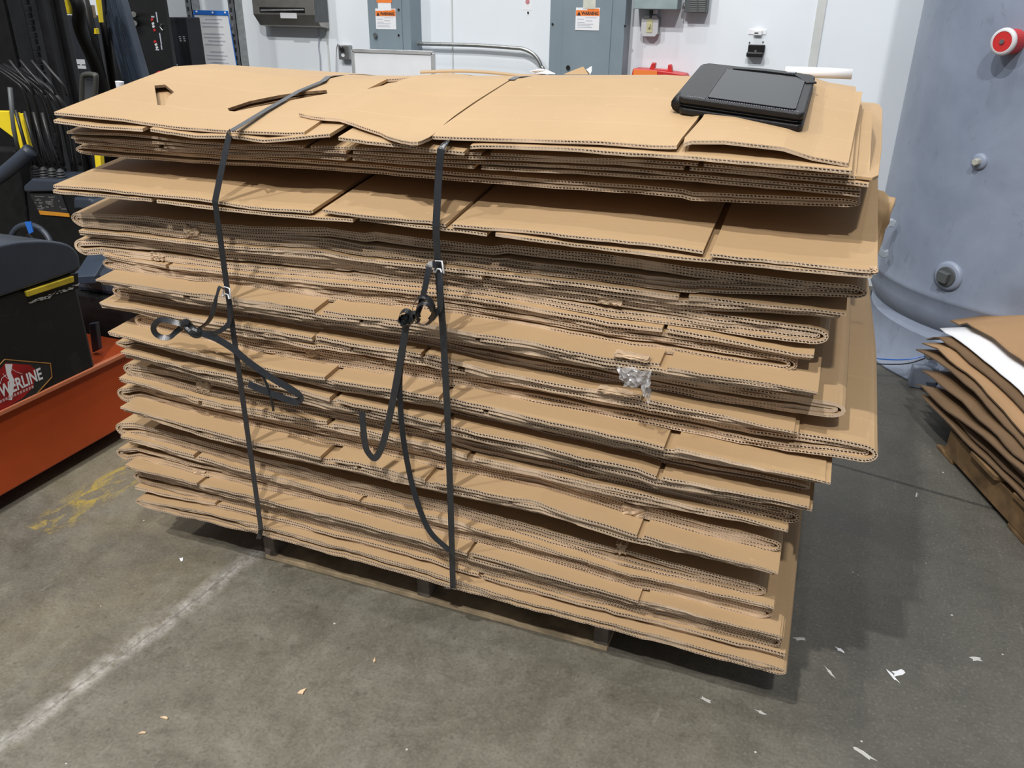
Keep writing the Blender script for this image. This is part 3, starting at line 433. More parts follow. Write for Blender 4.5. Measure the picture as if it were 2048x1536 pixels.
  [(-0.352,0.6329,0.0209),(-0.272,0.6582,0.0157),(-0.193,0.6563,0.0158),(-0.116,0.6544,0.0158),(-0.075,0.6534,0.0159),(-0.041,0.6526,0.0159),(0.032,0.6515,0.0159),(0.104,0.6504,0.016),(0.151,0.6495,0.016),(0.174,0.6493,0.016),(0.243,0.6482,0.016),(0.31,0.6435,0.0161),(0.356,0.6438,0.0161),(0.376,0.6434,0.0161),(0.44,0.6407,0.0162),(0.503,0.6381,0.0162),(0.564,0.6355,0.0162),(0.62,0.6327,0.0163),(0.625,0.6323,0.0163),(0.684,0.6295,0.0163),(0.742,0.6278,0.0164),(0.799,0.6262,0.0164),(0.834,0.6251,0.0164),(0.855,0.6245,0.0165),(0.91,0.6222,0.0165),(0.963,0.6198,0.0165),(1.016,0.6175,0.0165),(1.06,0.6157,0.0166),(1.068,0.6148,0.0166),(1.114,0.6077,0.0167),(1.119,0.6081,0.0167),(1.169,0.6082,0.0167),(1.218,0.6081,0.0167),(1.266,0.608,0.0168),(1.313,0.6079,0.0168),(1.36,0.6078,0.0168),(1.405,0.6077,0.0168)]),
 ('16','P',-0.1,[[(0.347, 0.019), (0.629, 0.015), (1.115, 0.011)], [(-0.032, 0.013), (0.437, 0.013), (0.718, 0.01)]],
  [(-0.284,0.6416,0.0218),(-0.207,0.6397,0.0217),(-0.132,0.6378,0.0216),(-0.059,0.636,0.0216),(-0.038,0.6354,0.0215),(0.013,0.6346,0.0215),(0.083,0.6335,0.0214),(0.152,0.6324,0.0213),(0.219,0.6314,0.0212),(0.255,0.6308,0.0212),(0.285,0.6283,0.0211),(0.333,0.6243,0.0211),(0.349,0.6258,0.0211),(0.36,0.6268,0.0211),(0.412,0.6246,0.021),(0.474,0.6219,0.0209),(0.535,0.6193,0.0209),(0.594,0.6167,0.0208),(0.61,0.616,0.0208),(0.646,0.613,0.0208),(0.652,0.6129,0.0208),(0.709,0.6112,0.0207),(0.765,0.6095,0.0207),(0.82,0.6079,0.0206),(0.851,0.607,0.0206),(0.874,0.606,0.0205),(0.927,0.6037,0.0205),(0.979,0.6014,0.0204),(1.03,0.5992,0.0204),(1.073,0.5973,0.0203),(1.08,0.5956,0.0203),(1.11,0.589,0.0203),(1.121,0.5904,0.0203),(1.13,0.5904,0.0203),(1.178,0.5903,0.0203),(1.226,0.5902,0.0202),(1.272,0.59,0.0201),(1.318,0.5899,0.0201),(1.363,0.5898,0.02),(1.407,0.5897,0.0199)]),
 ('17','F',-0.05,[[]],
  [(-0.341,0.5828,0.038),(-0.262,0.5825,0.0381),(-0.184,0.5822,0.0414),(-0.109,0.582,0.0444),(-0.076,0.5818,0.0442),(-0.035,0.5812,0.0439),(0.037,0.58,0.0435),(0.108,0.5789,0.043),(0.177,0.5778,0.0401),(0.222,0.5771,0.038),(0.244,0.5773,0.0374),(0.311,0.5781,0.0364),(0.376,0.5789,0.0381),(0.405,0.5793,0.0389),(0.439,0.5795,0.0396),(0.501,0.5799,0.0403),(0.562,0.5803,0.0399),(0.619,0.5806,0.0395),(0.622,0.5804,0.0395),(0.681,0.575,0.0392),(0.694,0.5738,0.0391),(0.738,0.5724,0.0388),(0.794,0.5707,0.0385),(0.85,0.569,0.0381),(0.904,0.5673,0.0378),(0.925,0.5666,0.0377),(0.957,0.5635,0.0375),(1.01,0.5583,0.0358),(1.062,0.5532,0.0315),(1.065,0.5529,0.0313),(1.112,0.5495,0.0292),(1.162,0.5461,0.0273),(1.195,0.5448,0.0272),(1.211,0.5444,0.0271),(1.259,0.5428,0.0268),(1.306,0.5417,0.0272),(1.353,0.5409,0.0278),(1.398,0.5401,0.0342)]),
 ('18','P',-0.07,[[(0.309, 0.017), (0.68, 0.016)], [(-0.08, 0.013), (0.396, 0.011)]],
  [(-0.344,0.5436,0.0185),(-0.266,0.5432,0.0185),(-0.223,0.543,0.0185),(-0.19,0.5402,0.0185),(-0.117,0.5337,0.0186),(-0.09,0.5313,0.0186),(-0.044,0.5316,0.0186),(0.028,0.5321,0.0186),(0.052,0.5323,0.0186),(0.098,0.5338,0.0186),(0.167,0.5361,0.0186),(0.234,0.5384,0.0185),(0.3,0.5406,0.0185),(0.303,0.5407,0.0185),(0.364,0.5398,0.0185),(0.427,0.5389,0.0185),(0.488,0.538,0.0185),(0.549,0.5371,0.0185),(0.579,0.5366,0.0185),(0.608,0.5337,0.0186),(0.666,0.5279,0.0186),(0.671,0.5273,0.0186),(0.723,0.5263,0.0186),(0.779,0.5251,0.0186),(0.834,0.524,0.0186),(0.843,0.5238,0.0186),(0.888,0.5231,0.0187),(0.941,0.5223,0.0187),(0.993,0.5215,0.0187),(1.043,0.5208,0.0187),(1.069,0.5204,0.0187),(1.094,0.5197,0.0187),(1.143,0.5182,0.0187),(1.191,0.5167,0.0187),(1.239,0.5153,0.0187),(1.285,0.5139,0.0187),(1.331,0.5125,0.0187),(1.377,0.5112,0.0187)]),
 ('19','F',-0.04,[[]],
  [(-0.393,0.4892,0.0483),(-0.312,0.5111,0.036),(-0.234,0.5072,0.0357),(-0.157,0.5034,0.0354),(-0.132,0.5022,0.0353),(-0.082,0.4999,0.0352),(-0.009,0.4984,0.0349),(0.024,0.4985,0.0355),(0.063,0.4982,0.0359),(0.133,0.4976,0.0361),(0.201,0.497,0.036),(0.213,0.4969,0.0358),(0.268,0.4946,0.0341),(0.333,0.4971,0.034),(0.366,0.4953,0.0339),(0.393,0.4978,0.0337),(0.398,0.4966,0.0337),(0.461,0.495,0.0335),(0.523,0.4942,0.0337),(0.583,0.4935,0.0338),(0.613,0.4931,0.0334),(0.642,0.493,0.033),(0.701,0.4938,0.0328),(0.758,0.4946,0.0326),(0.814,0.4953,0.0325),(0.834,0.4959,0.0324),(0.869,0.4943,0.0324),(0.923,0.4876,0.0323),(0.976,0.4811,0.0321),(1.029,0.4748,0.032),(1.039,0.4735,0.032),(1.081,0.4704,0.032),(1.132,0.4684,0.0319),(1.182,0.4655,0.0319),(1.222,0.4629,0.0318),(1.231,0.4625,0.0318),(1.279,0.4597,0.0316),(1.326,0.4569,0.0315),(1.373,0.4542,0.0314)]),
 ('20','P',-0.1,[[(0.313, 0.032), (0.59, 0.023), (1.089, 0.015)], [(-0.077, 0.017), (0.398, 0.011), (0.79, 0.01)]],
  [(-0.325,0.4745,0.022),(-0.249,0.471,0.0219),(-0.175,0.4676,0.0218),(-0.102,0.4643,0.0217),(-0.086,0.4636,0.0217),(-0.03,0.4626,0.0216),(0.04,0.4614,0.0215),(0.09,0.4606,0.0214),(0.109,0.4605,0.0214),(0.176,0.46,0.0212),(0.242,0.4595,0.0211),(0.296,0.4591,0.021),(0.307,0.4602,0.021),(0.33,0.4624,0.0209),(0.371,0.4617,0.0209),(0.433,0.4608,0.0208),(0.494,0.4598,0.0207),(0.553,0.4589,0.0206),(0.576,0.4585,0.0205),(0.604,0.4583,0.0205),(0.612,0.4584,0.0205),(0.669,0.4593,0.0203),(0.725,0.4602,0.0202),(0.78,0.4611,0.0201),(0.835,0.462,0.02),(0.855,0.4623,0.02),(0.888,0.4584,0.0199),(0.94,0.4521,0.0199),(0.992,0.4459,0.0199),(1.043,0.4398,0.0198),(1.064,0.4373,0.0198),(1.092,0.4372,0.0198),(1.097,0.4372,0.0198),(1.141,0.4347,0.0197),(1.19,0.432,0.0196),(1.237,0.4293,0.0196),(1.284,0.4266,0.0195),(1.329,0.424,0.0194),(1.374,0.4215,0.0194)]),
 ('21','F',-0.04,[[]],
  [(-0.428,0.3766,0.05),(-0.348,0.3918,0.0375),(-0.269,0.3894,0.0375),(-0.192,0.3868,0.0372),(-0.155,0.3855,0.0371),(-0.117,0.3842,0.0369),(-0.043,0.3806,0.0366),(0.029,0.3771,0.0364),(0.097,0.3738,0.0361),(0.099,0.3736,0.0361),(0.168,0.3702,0.0358),(0.236,0.3669,0.0356),(0.303,0.3649,0.0354),(0.326,0.3623,0.0352),(0.356,0.3667,0.0374),(0.369,0.3657,0.0378),(0.433,0.3641,0.0353),(0.495,0.3645,0.0344),(0.557,0.3654,0.0342),(0.61,0.3663,0.034),(0.617,0.3662,0.034),(0.676,0.3625,0.0338),(0.734,0.3586,0.0336),(0.792,0.3547,0.0334),(0.813,0.3532,0.0333),(0.848,0.3507,0.0331),(0.903,0.347,0.0333),(0.957,0.3461,0.0363),(1.01,0.3453,0.0393),(1.025,0.3451,0.0407),(1.048,0.3486,0.043),(1.062,0.3478,0.043),(1.114,0.3447,0.0419),(1.164,0.3416,0.0382),(1.214,0.3386,0.0344),(1.216,0.3385,0.0343),(1.263,0.3364,0.0316),(1.311,0.3369,0.0314),(1.359,0.3374,0.0313)]),
 ('22','P',-0.06,[[(-0.134, 0.014), (0.377, 0.012)], [(0.963, 0.012)]],
  [(-0.39,0.3543,0.0202),(-0.311,0.3519,0.0202),(-0.233,0.3496,0.0203),(-0.158,0.3473,0.0203),(-0.111,0.3459,0.0203),(-0.083,0.3446,0.0203),(-0.011,0.3413,0.0203),(0.061,0.3381,0.0204),(0.131,0.3349,0.0204),(0.199,0.3318,0.0204),(0.236,0.3301,0.0205),(0.266,0.3293,0.0196),(0.332,0.3275,0.0193),(0.371,0.3265,0.02),(0.397,0.327,0.0205),(0.461,0.3282,0.0205),(0.523,0.3294,0.0205),(0.584,0.3305,0.0205),(0.618,0.3312,0.0205),(0.644,0.3295,0.0205),(0.703,0.3258,0.0205),(0.761,0.3222,0.0206),(0.817,0.3186,0.0206),(0.82,0.3184,0.0206),(0.873,0.3146,0.0206),(0.928,0.3107,0.0207),(0.955,0.3088,0.0207),(0.982,0.3068,0.0207),(1.035,0.3029,0.0207),(1.064,0.3008,0.0207),(1.087,0.3011,0.0203),(1.138,0.3019,0.0192),(1.188,0.3026,0.0207),(1.237,0.3033,0.0207),(1.285,0.304,0.0207),(1.333,0.3046,0.0207),(1.379,0.3053,0.0207)]),
 ('23','F',-0.04,[[]],
  [(-0.446,0.2885,0.0457),(-0.364,0.3096,0.034),(-0.283,0.3078,0.0337),(-0.204,0.3061,0.0334),(-0.171,0.3054,0.0333),(-0.127,0.3044,0.0332),(-0.051,0.3049,0.0329),(0.023,0.3057,0.0326),(0.096,0.3065,0.0324),(0.167,0.3074,0.0321),(0.189,0.3076,0.032),(0.236,0.3081,0.0319),(0.304,0.3081,0.0316),(0.321,0.3074,0.0316),(0.371,0.3055,0.0314),(0.437,0.3031,0.0311),(0.501,0.3007,0.0309),(0.564,0.299,0.0307),(0.608,0.2982,0.0305),(0.625,0.2973,0.0305),(0.686,0.2959,0.0303),(0.745,0.2957,0.0302),(0.803,0.2955,0.03),(0.814,0.2953,0.03),(0.861,0.2932,0.0298),(0.917,0.2893,0.0297),(0.973,0.2854,0.0295),(1.027,0.2816,0.0293),(1.041,0.2805,0.0293),(1.08,0.279,0.0291),(1.132,0.2816,0.0289),(1.184,0.2805,0.0287),(1.224,0.2798,0.0286),(1.234,0.2795,0.0285),(1.284,0.2786,0.0283),(1.332,0.2776,0.0281),(1.38,0.2767,0.028)]),
 ('24','P',-0.08,[[(-0.122, 0.014), (0.679, 0.008), (1.104, 0.018)], [(0.489, 0.014)]],
  [(-0.376,0.2746,0.0242),(-0.296,0.2731,0.0241),(-0.218,0.2717,0.024),(-0.141,0.2703,0.0238),(-0.115,0.2698,0.0238),(-0.066,0.2706,0.0237),(0.008,0.2717,0.0235),(0.08,0.2727,0.0234),(0.151,0.2738,0.0232),(0.22,0.2748,0.0231),(0.287,0.2758,0.0229),(0.288,0.2758,0.0229),(0.354,0.2736,0.0228),(0.418,0.2713,0.0227),(0.482,0.2692,0.0226),(0.493,0.2688,0.0226),(0.544,0.2676,0.0225),(0.605,0.2661,0.0224),(0.665,0.2647,0.0223),(0.674,0.2645,0.0223),(0.724,0.2644,0.0222),(0.782,0.2644,0.0221),(0.829,0.2643,0.022),(0.839,0.2636,0.022),(0.895,0.2599,0.0219),(0.95,0.2562,0.0219),(1.003,0.2526,0.0218),(1.057,0.2491,0.0217),(1.073,0.248,0.0217),(1.108,0.2513,0.0216),(1.113,0.2517,0.0216),(1.159,0.251,0.0215),(1.209,0.2502,0.0214),(1.259,0.2494,0.0213),(1.307,0.2487,0.0212),(1.355,0.2479,0.0212),(1.401,0.2472,0.0211)]),
 ('25','F',-0.05,[[]],
  [(-0.393,0.2344,0.0391),(-0.312,0.2347,0.039),(-0.232,0.2349,0.039),(-0.155,0.2352,0.0344),(-0.14,0.2352,0.0334),(-0.079,0.2348,0.0291),(-0.004,0.2354,0.0291),(0.068,0.2359,0.029),(0.14,0.2356,0.029),(0.209,0.2352,0.029),(0.263,0.2351,0.0289),(0.278,0.2349,0.0289),(0.344,0.2339,0.029),(0.41,0.233,0.029),(0.474,0.232,0.029),(0.537,0.2311,0.029),(0.559,0.2308,0.029),(0.6,0.2282,0.029),(0.661,0.223,0.029),(0.717,0.218,0.029),(0.72,0.2178,0.029),(0.779,0.2157,0.029),(0.837,0.2159,0.029),(0.877,0.2158,0.029),(0.894,0.216,0.029),(0.95,0.2161,0.029),(1.005,0.2161,0.0289),(1.058,0.2162,0.0289),(1.07,0.2167,0.0289),(1.111,0.216,0.0289),(1.114,0.2159,0.0289),(1.163,0.2164,0.0289),(1.214,0.2164,0.0288),(1.264,0.2165,0.0288),(1.314,0.2166,0.0288),(1.362,0.2167,0.0287),(1.41,0.2167,0.0287)]),
 ('26','P',-0.06,[[(-0.088, 0.014), (0.7, 0.013)], [(0.919, 0.012)]],
  [(-0.379,0.1913,0.0252),(-0.297,0.1929,0.0232),(-0.218,0.1947,0.0192),(-0.14,0.2006,0.0193),(-0.094,0.204,0.0194),(-0.064,0.2046,0.0194),(0.01,0.2052,0.0196),(0.083,0.2056,0.0197),(0.154,0.2053,0.0199),(0.224,0.205,0.02),(0.267,0.2049,0.0201),(0.292,0.2045,0.0201),(0.359,0.2035,0.0203),(0.424,0.2026,0.0204),(0.488,0.2016,0.0206),(0.551,0.2007,0.0207),(0.563,0.2006,0.0207),(0.613,0.1968,0.0209),(0.674,0.1916,0.021),(0.7,0.1893,0.0211),(0.734,0.1864,0.0212),(0.792,0.1855,0.0213),(0.85,0.1857,0.0215),(0.881,0.1857,0.0215),(0.907,0.1858,0.0216),(0.962,0.1859,0.0217),(1.016,0.186,0.0218),(1.07,0.1862,0.0219),(1.074,0.1863,0.0219),(1.123,0.1862,0.022),(1.174,0.1863,0.0221),(1.225,0.1864,0.0222),(1.275,0.1865,0.0223),(1.324,0.1866,0.0224),(1.373,0.1868,0.0226),(1.42,0.1869,0.0227)]),
 ('27','F',-0.08,[[]],
  [(-0.37,0.163,0.0219),(-0.287,0.1692,0.0277),(-0.207,0.1752,0.0335),(-0.128,0.181,0.034),(-0.09,0.1838,0.034),(-0.052,0.1841,0.034),(0.022,0.1845,0.034),(0.066,0.1848,0.034),(0.094,0.1846,0.034),(0.165,0.1842,0.034),(0.235,0.1837,0.034),(0.278,0.1834,0.034),(0.303,0.183,0.034),(0.37,0.1819,0.034),(0.435,0.1808,0.034),(0.499,0.1797,0.034),(0.562,0.1786,0.034),(0.572,0.1784,0.034),(0.624,0.1739,0.0324),(0.684,0.1685,0.027),(0.744,0.1634,0.0219),(0.802,0.163,0.0215),(0.831,0.1626,0.0215),(0.86,0.163,0.0215),(0.916,0.163,0.0215),(0.971,0.163,0.0215),(1.026,0.163,0.0215),(1.059,0.163,0.0215),(1.079,0.163,0.0215),(1.132,0.163,0.0215),(1.183,0.163,0.0215),(1.234,0.163,0.0215),(1.284,0.163,0.0215),(1.333,0.163,0.0215),(1.381,0.163,0.0215),(1.429,0.1629,0.0215)]),
]
for bi in range(len(BANDS)-1):
    a_, b_ = BANDS[bi], BANDS[bi+1]
    if a_[0] in ('1a', '1b', '2a', '2b', '3a', '3b', '4', '5a', '5b'): continue
    Yx = max(a_[2], b_[2]); np_ = []
    for x, z, t in a_[4]:
        av = zmap(z, Yx, a_[2])-zmap(interp(b_[4], x, 1), Yx, b_[2])-.0025
        e_ = min(1, max(0, min(x-a_[4][0][0], a_[4][-1][0]-x)/.35)); e_ = e_*e_*(3-2*e_)
        np_.append((x, z, t+(min(max(t, av), t*2.1, .058)-t)*e_))
    for _ in range(1): np_ = [(p[0], p[1], (np_[max(0, i-1)][2]+2*p[2]+np_[min(len(np_)-1, i+1)][2])/4) for i, p in enumerate(np_)]
    BANDS[bi] = (a_[0], a_[1], a_[2], a_[3], np_)
BD = {b[0]: b for b in BANDS}
def rows_front(Yf): return [(Yf, Yf), (Yf+(YC-Yf)*.34, Yf), (Yf+(YC-Yf)*.68, Yf), (YC, Yf)]
def rows_back(Yf, yb=YB): return [(YC, Yf), (.5, Yf), (.75, Yf), (yb, Yf)]
def flat_sheet(root, pts, Yf, dz0, th, gaps, seed, x0=None, x1=None, yb=YB):
    xs0 = pts[0][0] if x0 is None else x0; xs1 = pts[-1][0] if x1 is None else x1
    wob = lambda x: .0009*nz(x*7, seed*3.1)+.0006*nz(x*22, seed)
    cuts = [xs0]
    for gx, gw in sorted(gaps): cuts += [gx-gw/2, gx+gw/2]
    cuts.append(xs1)
    for a, b in zip(cuts[::2], cuts[1::2]):
        if b-a < .03: continue
        X = resample(pts, a, b)
        o = [(x, interp(pts, x, 1)-dz0(x)+wob(x)) for x in X]; i = [(x, z-th(x)) for x, z in o]
        strip_mesh('flap', o, i, rows_front(Yf), root, seed=seed+a)
    X = resample(pts, xs0, xs1, .06)
    o = [(x, interp(pts, x, 1)-dz0(x)+wob(x)) for x in X]; i = [(x, z-th(x)) for x, z in o]
    strip_mesh('panel', o, i, rows_back(Yf, yb), root, seed=seed, jit=0)
def race(pts, s, xl, xr, rl, rr):
    """closed loop: top line, right turn, bottom line, left turn; shrunk by s all round"""
    top = []; bot = []
    X = resample(pts, xl+rl, xr-rr)
    for x in X:
        z = interp(pts, x, 1); t = interp(pts, x, 2); top.append((x, z-s)); bot.append((x, z-t+s))
    out = list(top)
    zt, zb = top[-1][1], bot[-1][1]; zm = (zt+zb)/2; h = (zt-zb)/2
    for k in range(1, 8):
        a = math.pi/2-math.pi*k/8; out.append((X[-1]+max(.002, rr-s)*math.cos(a), zm+h*math.sin(a)))
    out += bot[::-1]
    zt, zb = top[0][1], bot[0][1]; zm = (zt+zb)/2; h = (zt-zb)/2
    for k in range(1, 8):
        a = -math.pi/2-math.pi*k/8; out.append((X[0]+max(.002, rl-s)*math.cos(a), zm+h*math.sin(a)))
    return out
def folded(root, pts, Yf, seed):
    tm = sum(p[2] for p in pts)/len(pts)
    xl, xr = pts[0][0], pts[-1][0]
    nlay = 3 if tm > .042 else 2 if tm > .024 else 1
    s = tm/(2*nlay+.55)
    loops = [('outer_panel', 0)]+[('inner_panel', k) for k in range(1, nlay)]
    for nm, k in loops:
        a = k*(s*1.06); b = a+s
        rl, rr = .034-.006*k, .030-.006*k
        O = race(pts, a, xl+k*.006, xr-k*.006, rl, rr); I = race(pts, b, xl+k*.006, xr-k*.006, rl, rr)
        O = [(x, z+.0009*nz(x*13, seed+k)) for x, z in O]
        strip_mesh(nm, O, I, [(Yf+.002*k, Yf)]+rows_front(Yf)[1:]+rows_back(Yf)[1:], root, closed=True, seed=seed+k*2.3)
CARTONS = [
 ('2', ['2a', '2b'], 'flattened brown carton second from the top, directly under the slit topmost carton'),
 ('3', ['3a', '3b'], 'thin flattened carton third from the top, just above the dark folded carton'),
 ('4', ['4'], 'folded brown carton overhanging the widest shadowed gap near the top of the stack'),
 ('5', ['5a', '5b'], 'flattened carton with broad bare top surface below the widest gap in the stack'),
 ('6', ['6'], 'folded carton sixth from the top, right beneath the carton with the broad bare surface'),
 ('7', ['7'], 'flattened square-ended carton seventh from the top, its slot near the right end'),
 ('8', ['8'], 'folded carton with rounded right end and torn white-brown edge, eighth from the top'),
 ('9a', ['9a'], 'thin flattened carton tucked under the torn-edged folded carton, ninth from the top'),
 ('9', ['9'], 'folded carton with the shortest rounded right end, just above the plastic scrap'),
 ('10', ['10'], 'flattened carton with a ragged torn flap beside the clear plastic scrap'),
 ('11', ['11'], 'thick folded carton behind the clear plastic scrap, level with the strap knots'),
 ('12', ['12'], 'flattened carton with slots just below the clear plastic scrap'),
 ('13', ['13'], 'folded carton jutting farthest out at the right side of the stack'),
 ('14', ['14'], 'flattened carton with three slots just below the farthest jutting folded carton'),
 ('15', ['15'], 'rough-cut ragged edged folded carton in the middle of the stack'),
 ('16', ['16'], 'flattened carton with tan strip just below the ragged edged carton'),
 ('17', ['17'], 'folded carton at the height where the left strap tail ends'),
 ('18', ['18'], 'thin flattened carton eighteenth from the top, below the left strap tail end'),
 ('19', ['19'], 'folded carton with a crushed hole near its right end, lower half of stack'),
 ('20', ['20'], 'flattened carton at the bottom bend of the hooked strap tail'),
 ('21', ['21'], 'folded carton with torn open notch near the right, eighth from the bottom'),
 ('22', ['22'], 'thin flattened carton sixth from the bottom, shorter at the right'),
 ('23', ['23'], 'folded carton fifth from the bottom with blunt rounded right end'),
 ('24', ['24'], 'flattened carton fourth from the bottom, its tan strip widest at the right'),
 ('25', ['25'], 'folded carton third from the bottom of the strapped stack'),
 ('26', ['26'], 'thin flattened carton second from the bottom of the strapped stack'),
 ('27', ['27'], 'bottommost folded carton lying directly on the wooden pallet'),
]
G_ST = 'flattened cartons in the strapped stack'
def mk_root(pts, Yf, label):
    return empty('flattened_carton', (round((pts[0][0]+pts[-1][0])/2, 3), .5, round(pts[len(pts)//2][1]-pts[len(pts)//2][2], 3)), label, 'carton', G_ST)
ROOTS = {}
sd = 1.0
for key, bands, lab in CARTONS:
    root = mk_root(BD[bands[0]][4], BD[bands[0]][2], lab); ROOTS[key] = root
    for bn_ in bands:
        nm, kind, Yf, gaps, pts = BD[bn_]; sd += 3.7
        if kind == 'F': folded(root, pts, Yf, sd); continue
        tm = sum(p[2] for p in pts)/len(pts); k = max(1, round(tm/.0092))
        for j in range(k):
            g = gaps[j] if j < len(gaps) else []
            off = (random.uniform(-.004, .006)+.006*j) if j else 0
            xe = random.uniform(-.012, .012) if j else 0
            flat_sheet(root, pts, Yf+off, (lambda x, j=j, k=k, pts=pts: interp(pts, x, 2)*j/k), (lambda x, k=k, pts=pts: min(.0098, interp(pts, x, 2)/k*.93)), g, sd+j*1.7, x1=pts[-1][0]+xe)

# topmost carton: four flaps with their slits, and the body behind the crease
P1 = BD['1a'][4]; Y1 = -.07
def z1(X, Y): return zmap(interp(P1, X, 1), Y, Y1)
def on_top(px, py, dz=0, zs=z1):
    lo, hi = -.2, 1.3
    f = lambda Y: (lambda q: q.z-(zs(q.x, Y)+dz))(at_y(px, py, Y))
    a = lo
    for k in range(60):
        b = lo+(hi-lo)*(k+1)/60
        if f(a)*f(b) <= 0: break
        a = b
    else: return at_y(px, py, .3)
    for _ in range(30):
        c = (a+b)/2
        if f(a)*f(c) <= 0: b = c
        else: a = c
    return at_y(px, py, (a+b)/2)
def polyl(P, n):
    """resample 2D polyline to n points by length"""
    d = [0]
    for a, b in zip(P, P[1:]): d.append(d[-1]+math.hypot(b[0]-a[0], b[1]-a[1]))
    r = []
    for k in range(n):
        s = d[-1]*k/(n-1)
        for i in range(len(P)-1):
            if s <= d[i+1]+1e-9:
                f = (s-d[i])/(d[i+1]-d[i]) if d[i+1] > d[i] else 0
                r.append((P[i][0]+f*(P[i+1][0]-P[i][0]), P[i][1]+f*(P[i+1][1]-P[i][1]))); break
        else: r.append(P[-1])
    return r
def coons_flap(name, front, right, back, left, root, zs, lift=lambda X, Y: 0, th=.0066, nu=34, nv=14, cut=None, mats=None):
    F, B = polyl(front, nu), polyl(back, nu); Lf, Rt = polyl(left, nv), polyl(right, nv)
    vs = []; us = [0]
    for i in range(1, nu): us.append(us[-1]+math.hypot(F[i][0]-F[i-1][0], F[i][1]-F[i-1][1]))
    for side in (0, 1):
        for j in range(nv):
            v = j/(nv-1)
            for i in range(nu):
                u = i/(nu-1)
                x, y = [(1-v)*F[i][k]+v*B[i][k]+(1-u)*Lf[j][k]+u*Rt[j][k]-((1-u)*(1-v)*F[0][k]+u*(1-v)*F[-1][k]+(1-u)*v*B[0][k]+u*v*B[-1][k]) for k in (0, 1)]
                vs.append((x, y, zs(x, y)+lift(x, y)-side*th))
    T = lambda s, j, i: s*nu*nv+j*nu+i
    fs = []; mt = []; uv = []
    for j in range(nv-1):
        for i in range(nu-1):
            fs.append((T(0,j,i), T(0,j,i+1), T(0,j+1,i+1), T(0,j+1,i))); fs.append((T(1,j,i), T(1,j+1,i), T(1,j+1,i+1), T(1,j,i+1))); mt += [0, 0]; uv += [((0,0),)*4]*2
        fs.append((T(0,j,0), T(0,j+1,0), T(1,j+1,0), T(1,j,0))); fs.append((T(0,j,nu-1), T(1,j,nu-1), T(1,j+1,nu-1), T(0,j+1,nu-1))); mt += [0, 0]; uv += [((0,0),)*4]*2
    for i in range(nu-1):
        fs.append((T(0,0,i), T(1,0,i), T(1,0,i+1), T(0,0,i+1))); uv.append(((us[i],1),(us[i],0),(us[i+1],0),(us[i+1],1)))
        fs.append((T(0,nv-1,i), T(0,nv-1,i+1), T(1,nv-1,i+1), T(1,nv-1,i))); uv.append(((0,0),)*4); mt += [1, 0]
    me = bpy.data.meshes.new(name); me.from_pydata(vs, [], fs); uvl = me.uv_layers.new(name='UVMap'); li = 0
    for p, q, mi in zip(me.polygons, uv, mt):
        p.material_index = mi
        for j in range(4): uvl.data[li].uv = q[j]; li += 1
    bm = bmesh.new(); bm.from_mesh(me); bmesh.ops.recalc_face_normals(bm, faces=bm.faces); bm.to_mesh(me); bm.free()
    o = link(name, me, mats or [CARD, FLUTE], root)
    for poly in (cut or []): cut_obj(o, poly, zs)
    return o
def cut_obj(o, poly, zs):
    if True:
        if True:
            c = MB(); c.prism([(x, y, zs(x, y)-.02) for x, y in poly], (0, 0, .05)); co = c.build('cutter', [CUTM])
            md = o.modifiers.new('cut', 'BOOLEAN'); md.operation = 'DIFFERENCE'; md.object = co; md.solver = 'EXACT'
            try: md.material_mode = 'TRANSFER'
            except Exception: pass
            dg = bpy.context.evaluated_depsgraph_get(); dg.update()
            nm = bpy.data.meshes.new_from_object(o.evaluated_get(dg))
            o.modifiers.clear(); o.data = nm; bpy.data.objects.remove(co, do_unlink=True)
def xy(px, zs=z1): return [(lambda q: (q.x, q.y))(on_top(a, b, 0, zs)) for a, b in px]
r1 = empty('flattened_carton', (.5, .5, 1.2), 'topmost flattened carton with curved slit and hand hole, under the black portfolio', 'carton', G_ST); ROOTS['1'] = r1
CUT1 = [xy([(309, 171), (330, 169), (348, 184), (338, 192), (330, 211), (315, 210)]),
        xy([(455, 217), (500, 202), (560, 190), (610, 183), (653, 180), (655, 187), (610, 195), (560, 205), (500, 216), (470, 223), (459, 222)])]
fr = [(x, Y1) for x in resample(P1, P1[0][0], .315, .05)]
e1 = xy([(606, 263), (642, 241), (705, 193), (790, 146)]); e1[-1] = (.282, YC)
e1[0] = (.315, Y1)
coons_flap('flap', fr, e1, [(P1[0][0]-.005, YC), e1[-1]], [(P1[0][0], Y1), (P1[0][0]-.005, YC)], r1, z1, nu=44,
  cut=CUT1)
f2 = xy([(598, 234), (648, 243), (700, 252), (764, 268), (824, 284), (840, 283), (874, 256)]); 
l2 = [f2[0]]+xy([(706, 193), (803, 145)]); l2[-1] = (.348, YC)
r2 = [f2[-1]]+xy([(950, 203), (1018, 157)]); r2[-1] = (.612, YC)
lift2 = lambda X, Y: .0085*max(0, min(1, (.52-X)/.10))*max(0, min(1, (.30-Y)/.10))
coons_flap('flap', f2, r2, [l2[-1], r2[-1]], l2, r1, z1, lift=lift2, nu=36)
f3 = xy([(853, 271)])+[(x, Y1) for x in (.66, .80, .95, 1.06)]+[(1.082, Y1)]
l3 = [f3[0]]+xy([(882, 254), (955, 203), (1023, 157)]); l3[-1] = (r2[-1][0]+.004, YC)
r3 = [f3[-1]]+xy([(1362, 278), (1393, 240)]); r3.append((r3[-1][0], YC))
coons_flap('flap', f3, r3, [l3[-1], r3[-1]], l3, r1, z1, nu=36)
f4 = [(1.093, Y1)]+[(x, Y1) for x in resample(P1, 1.10, P1[-1][0], .04)]
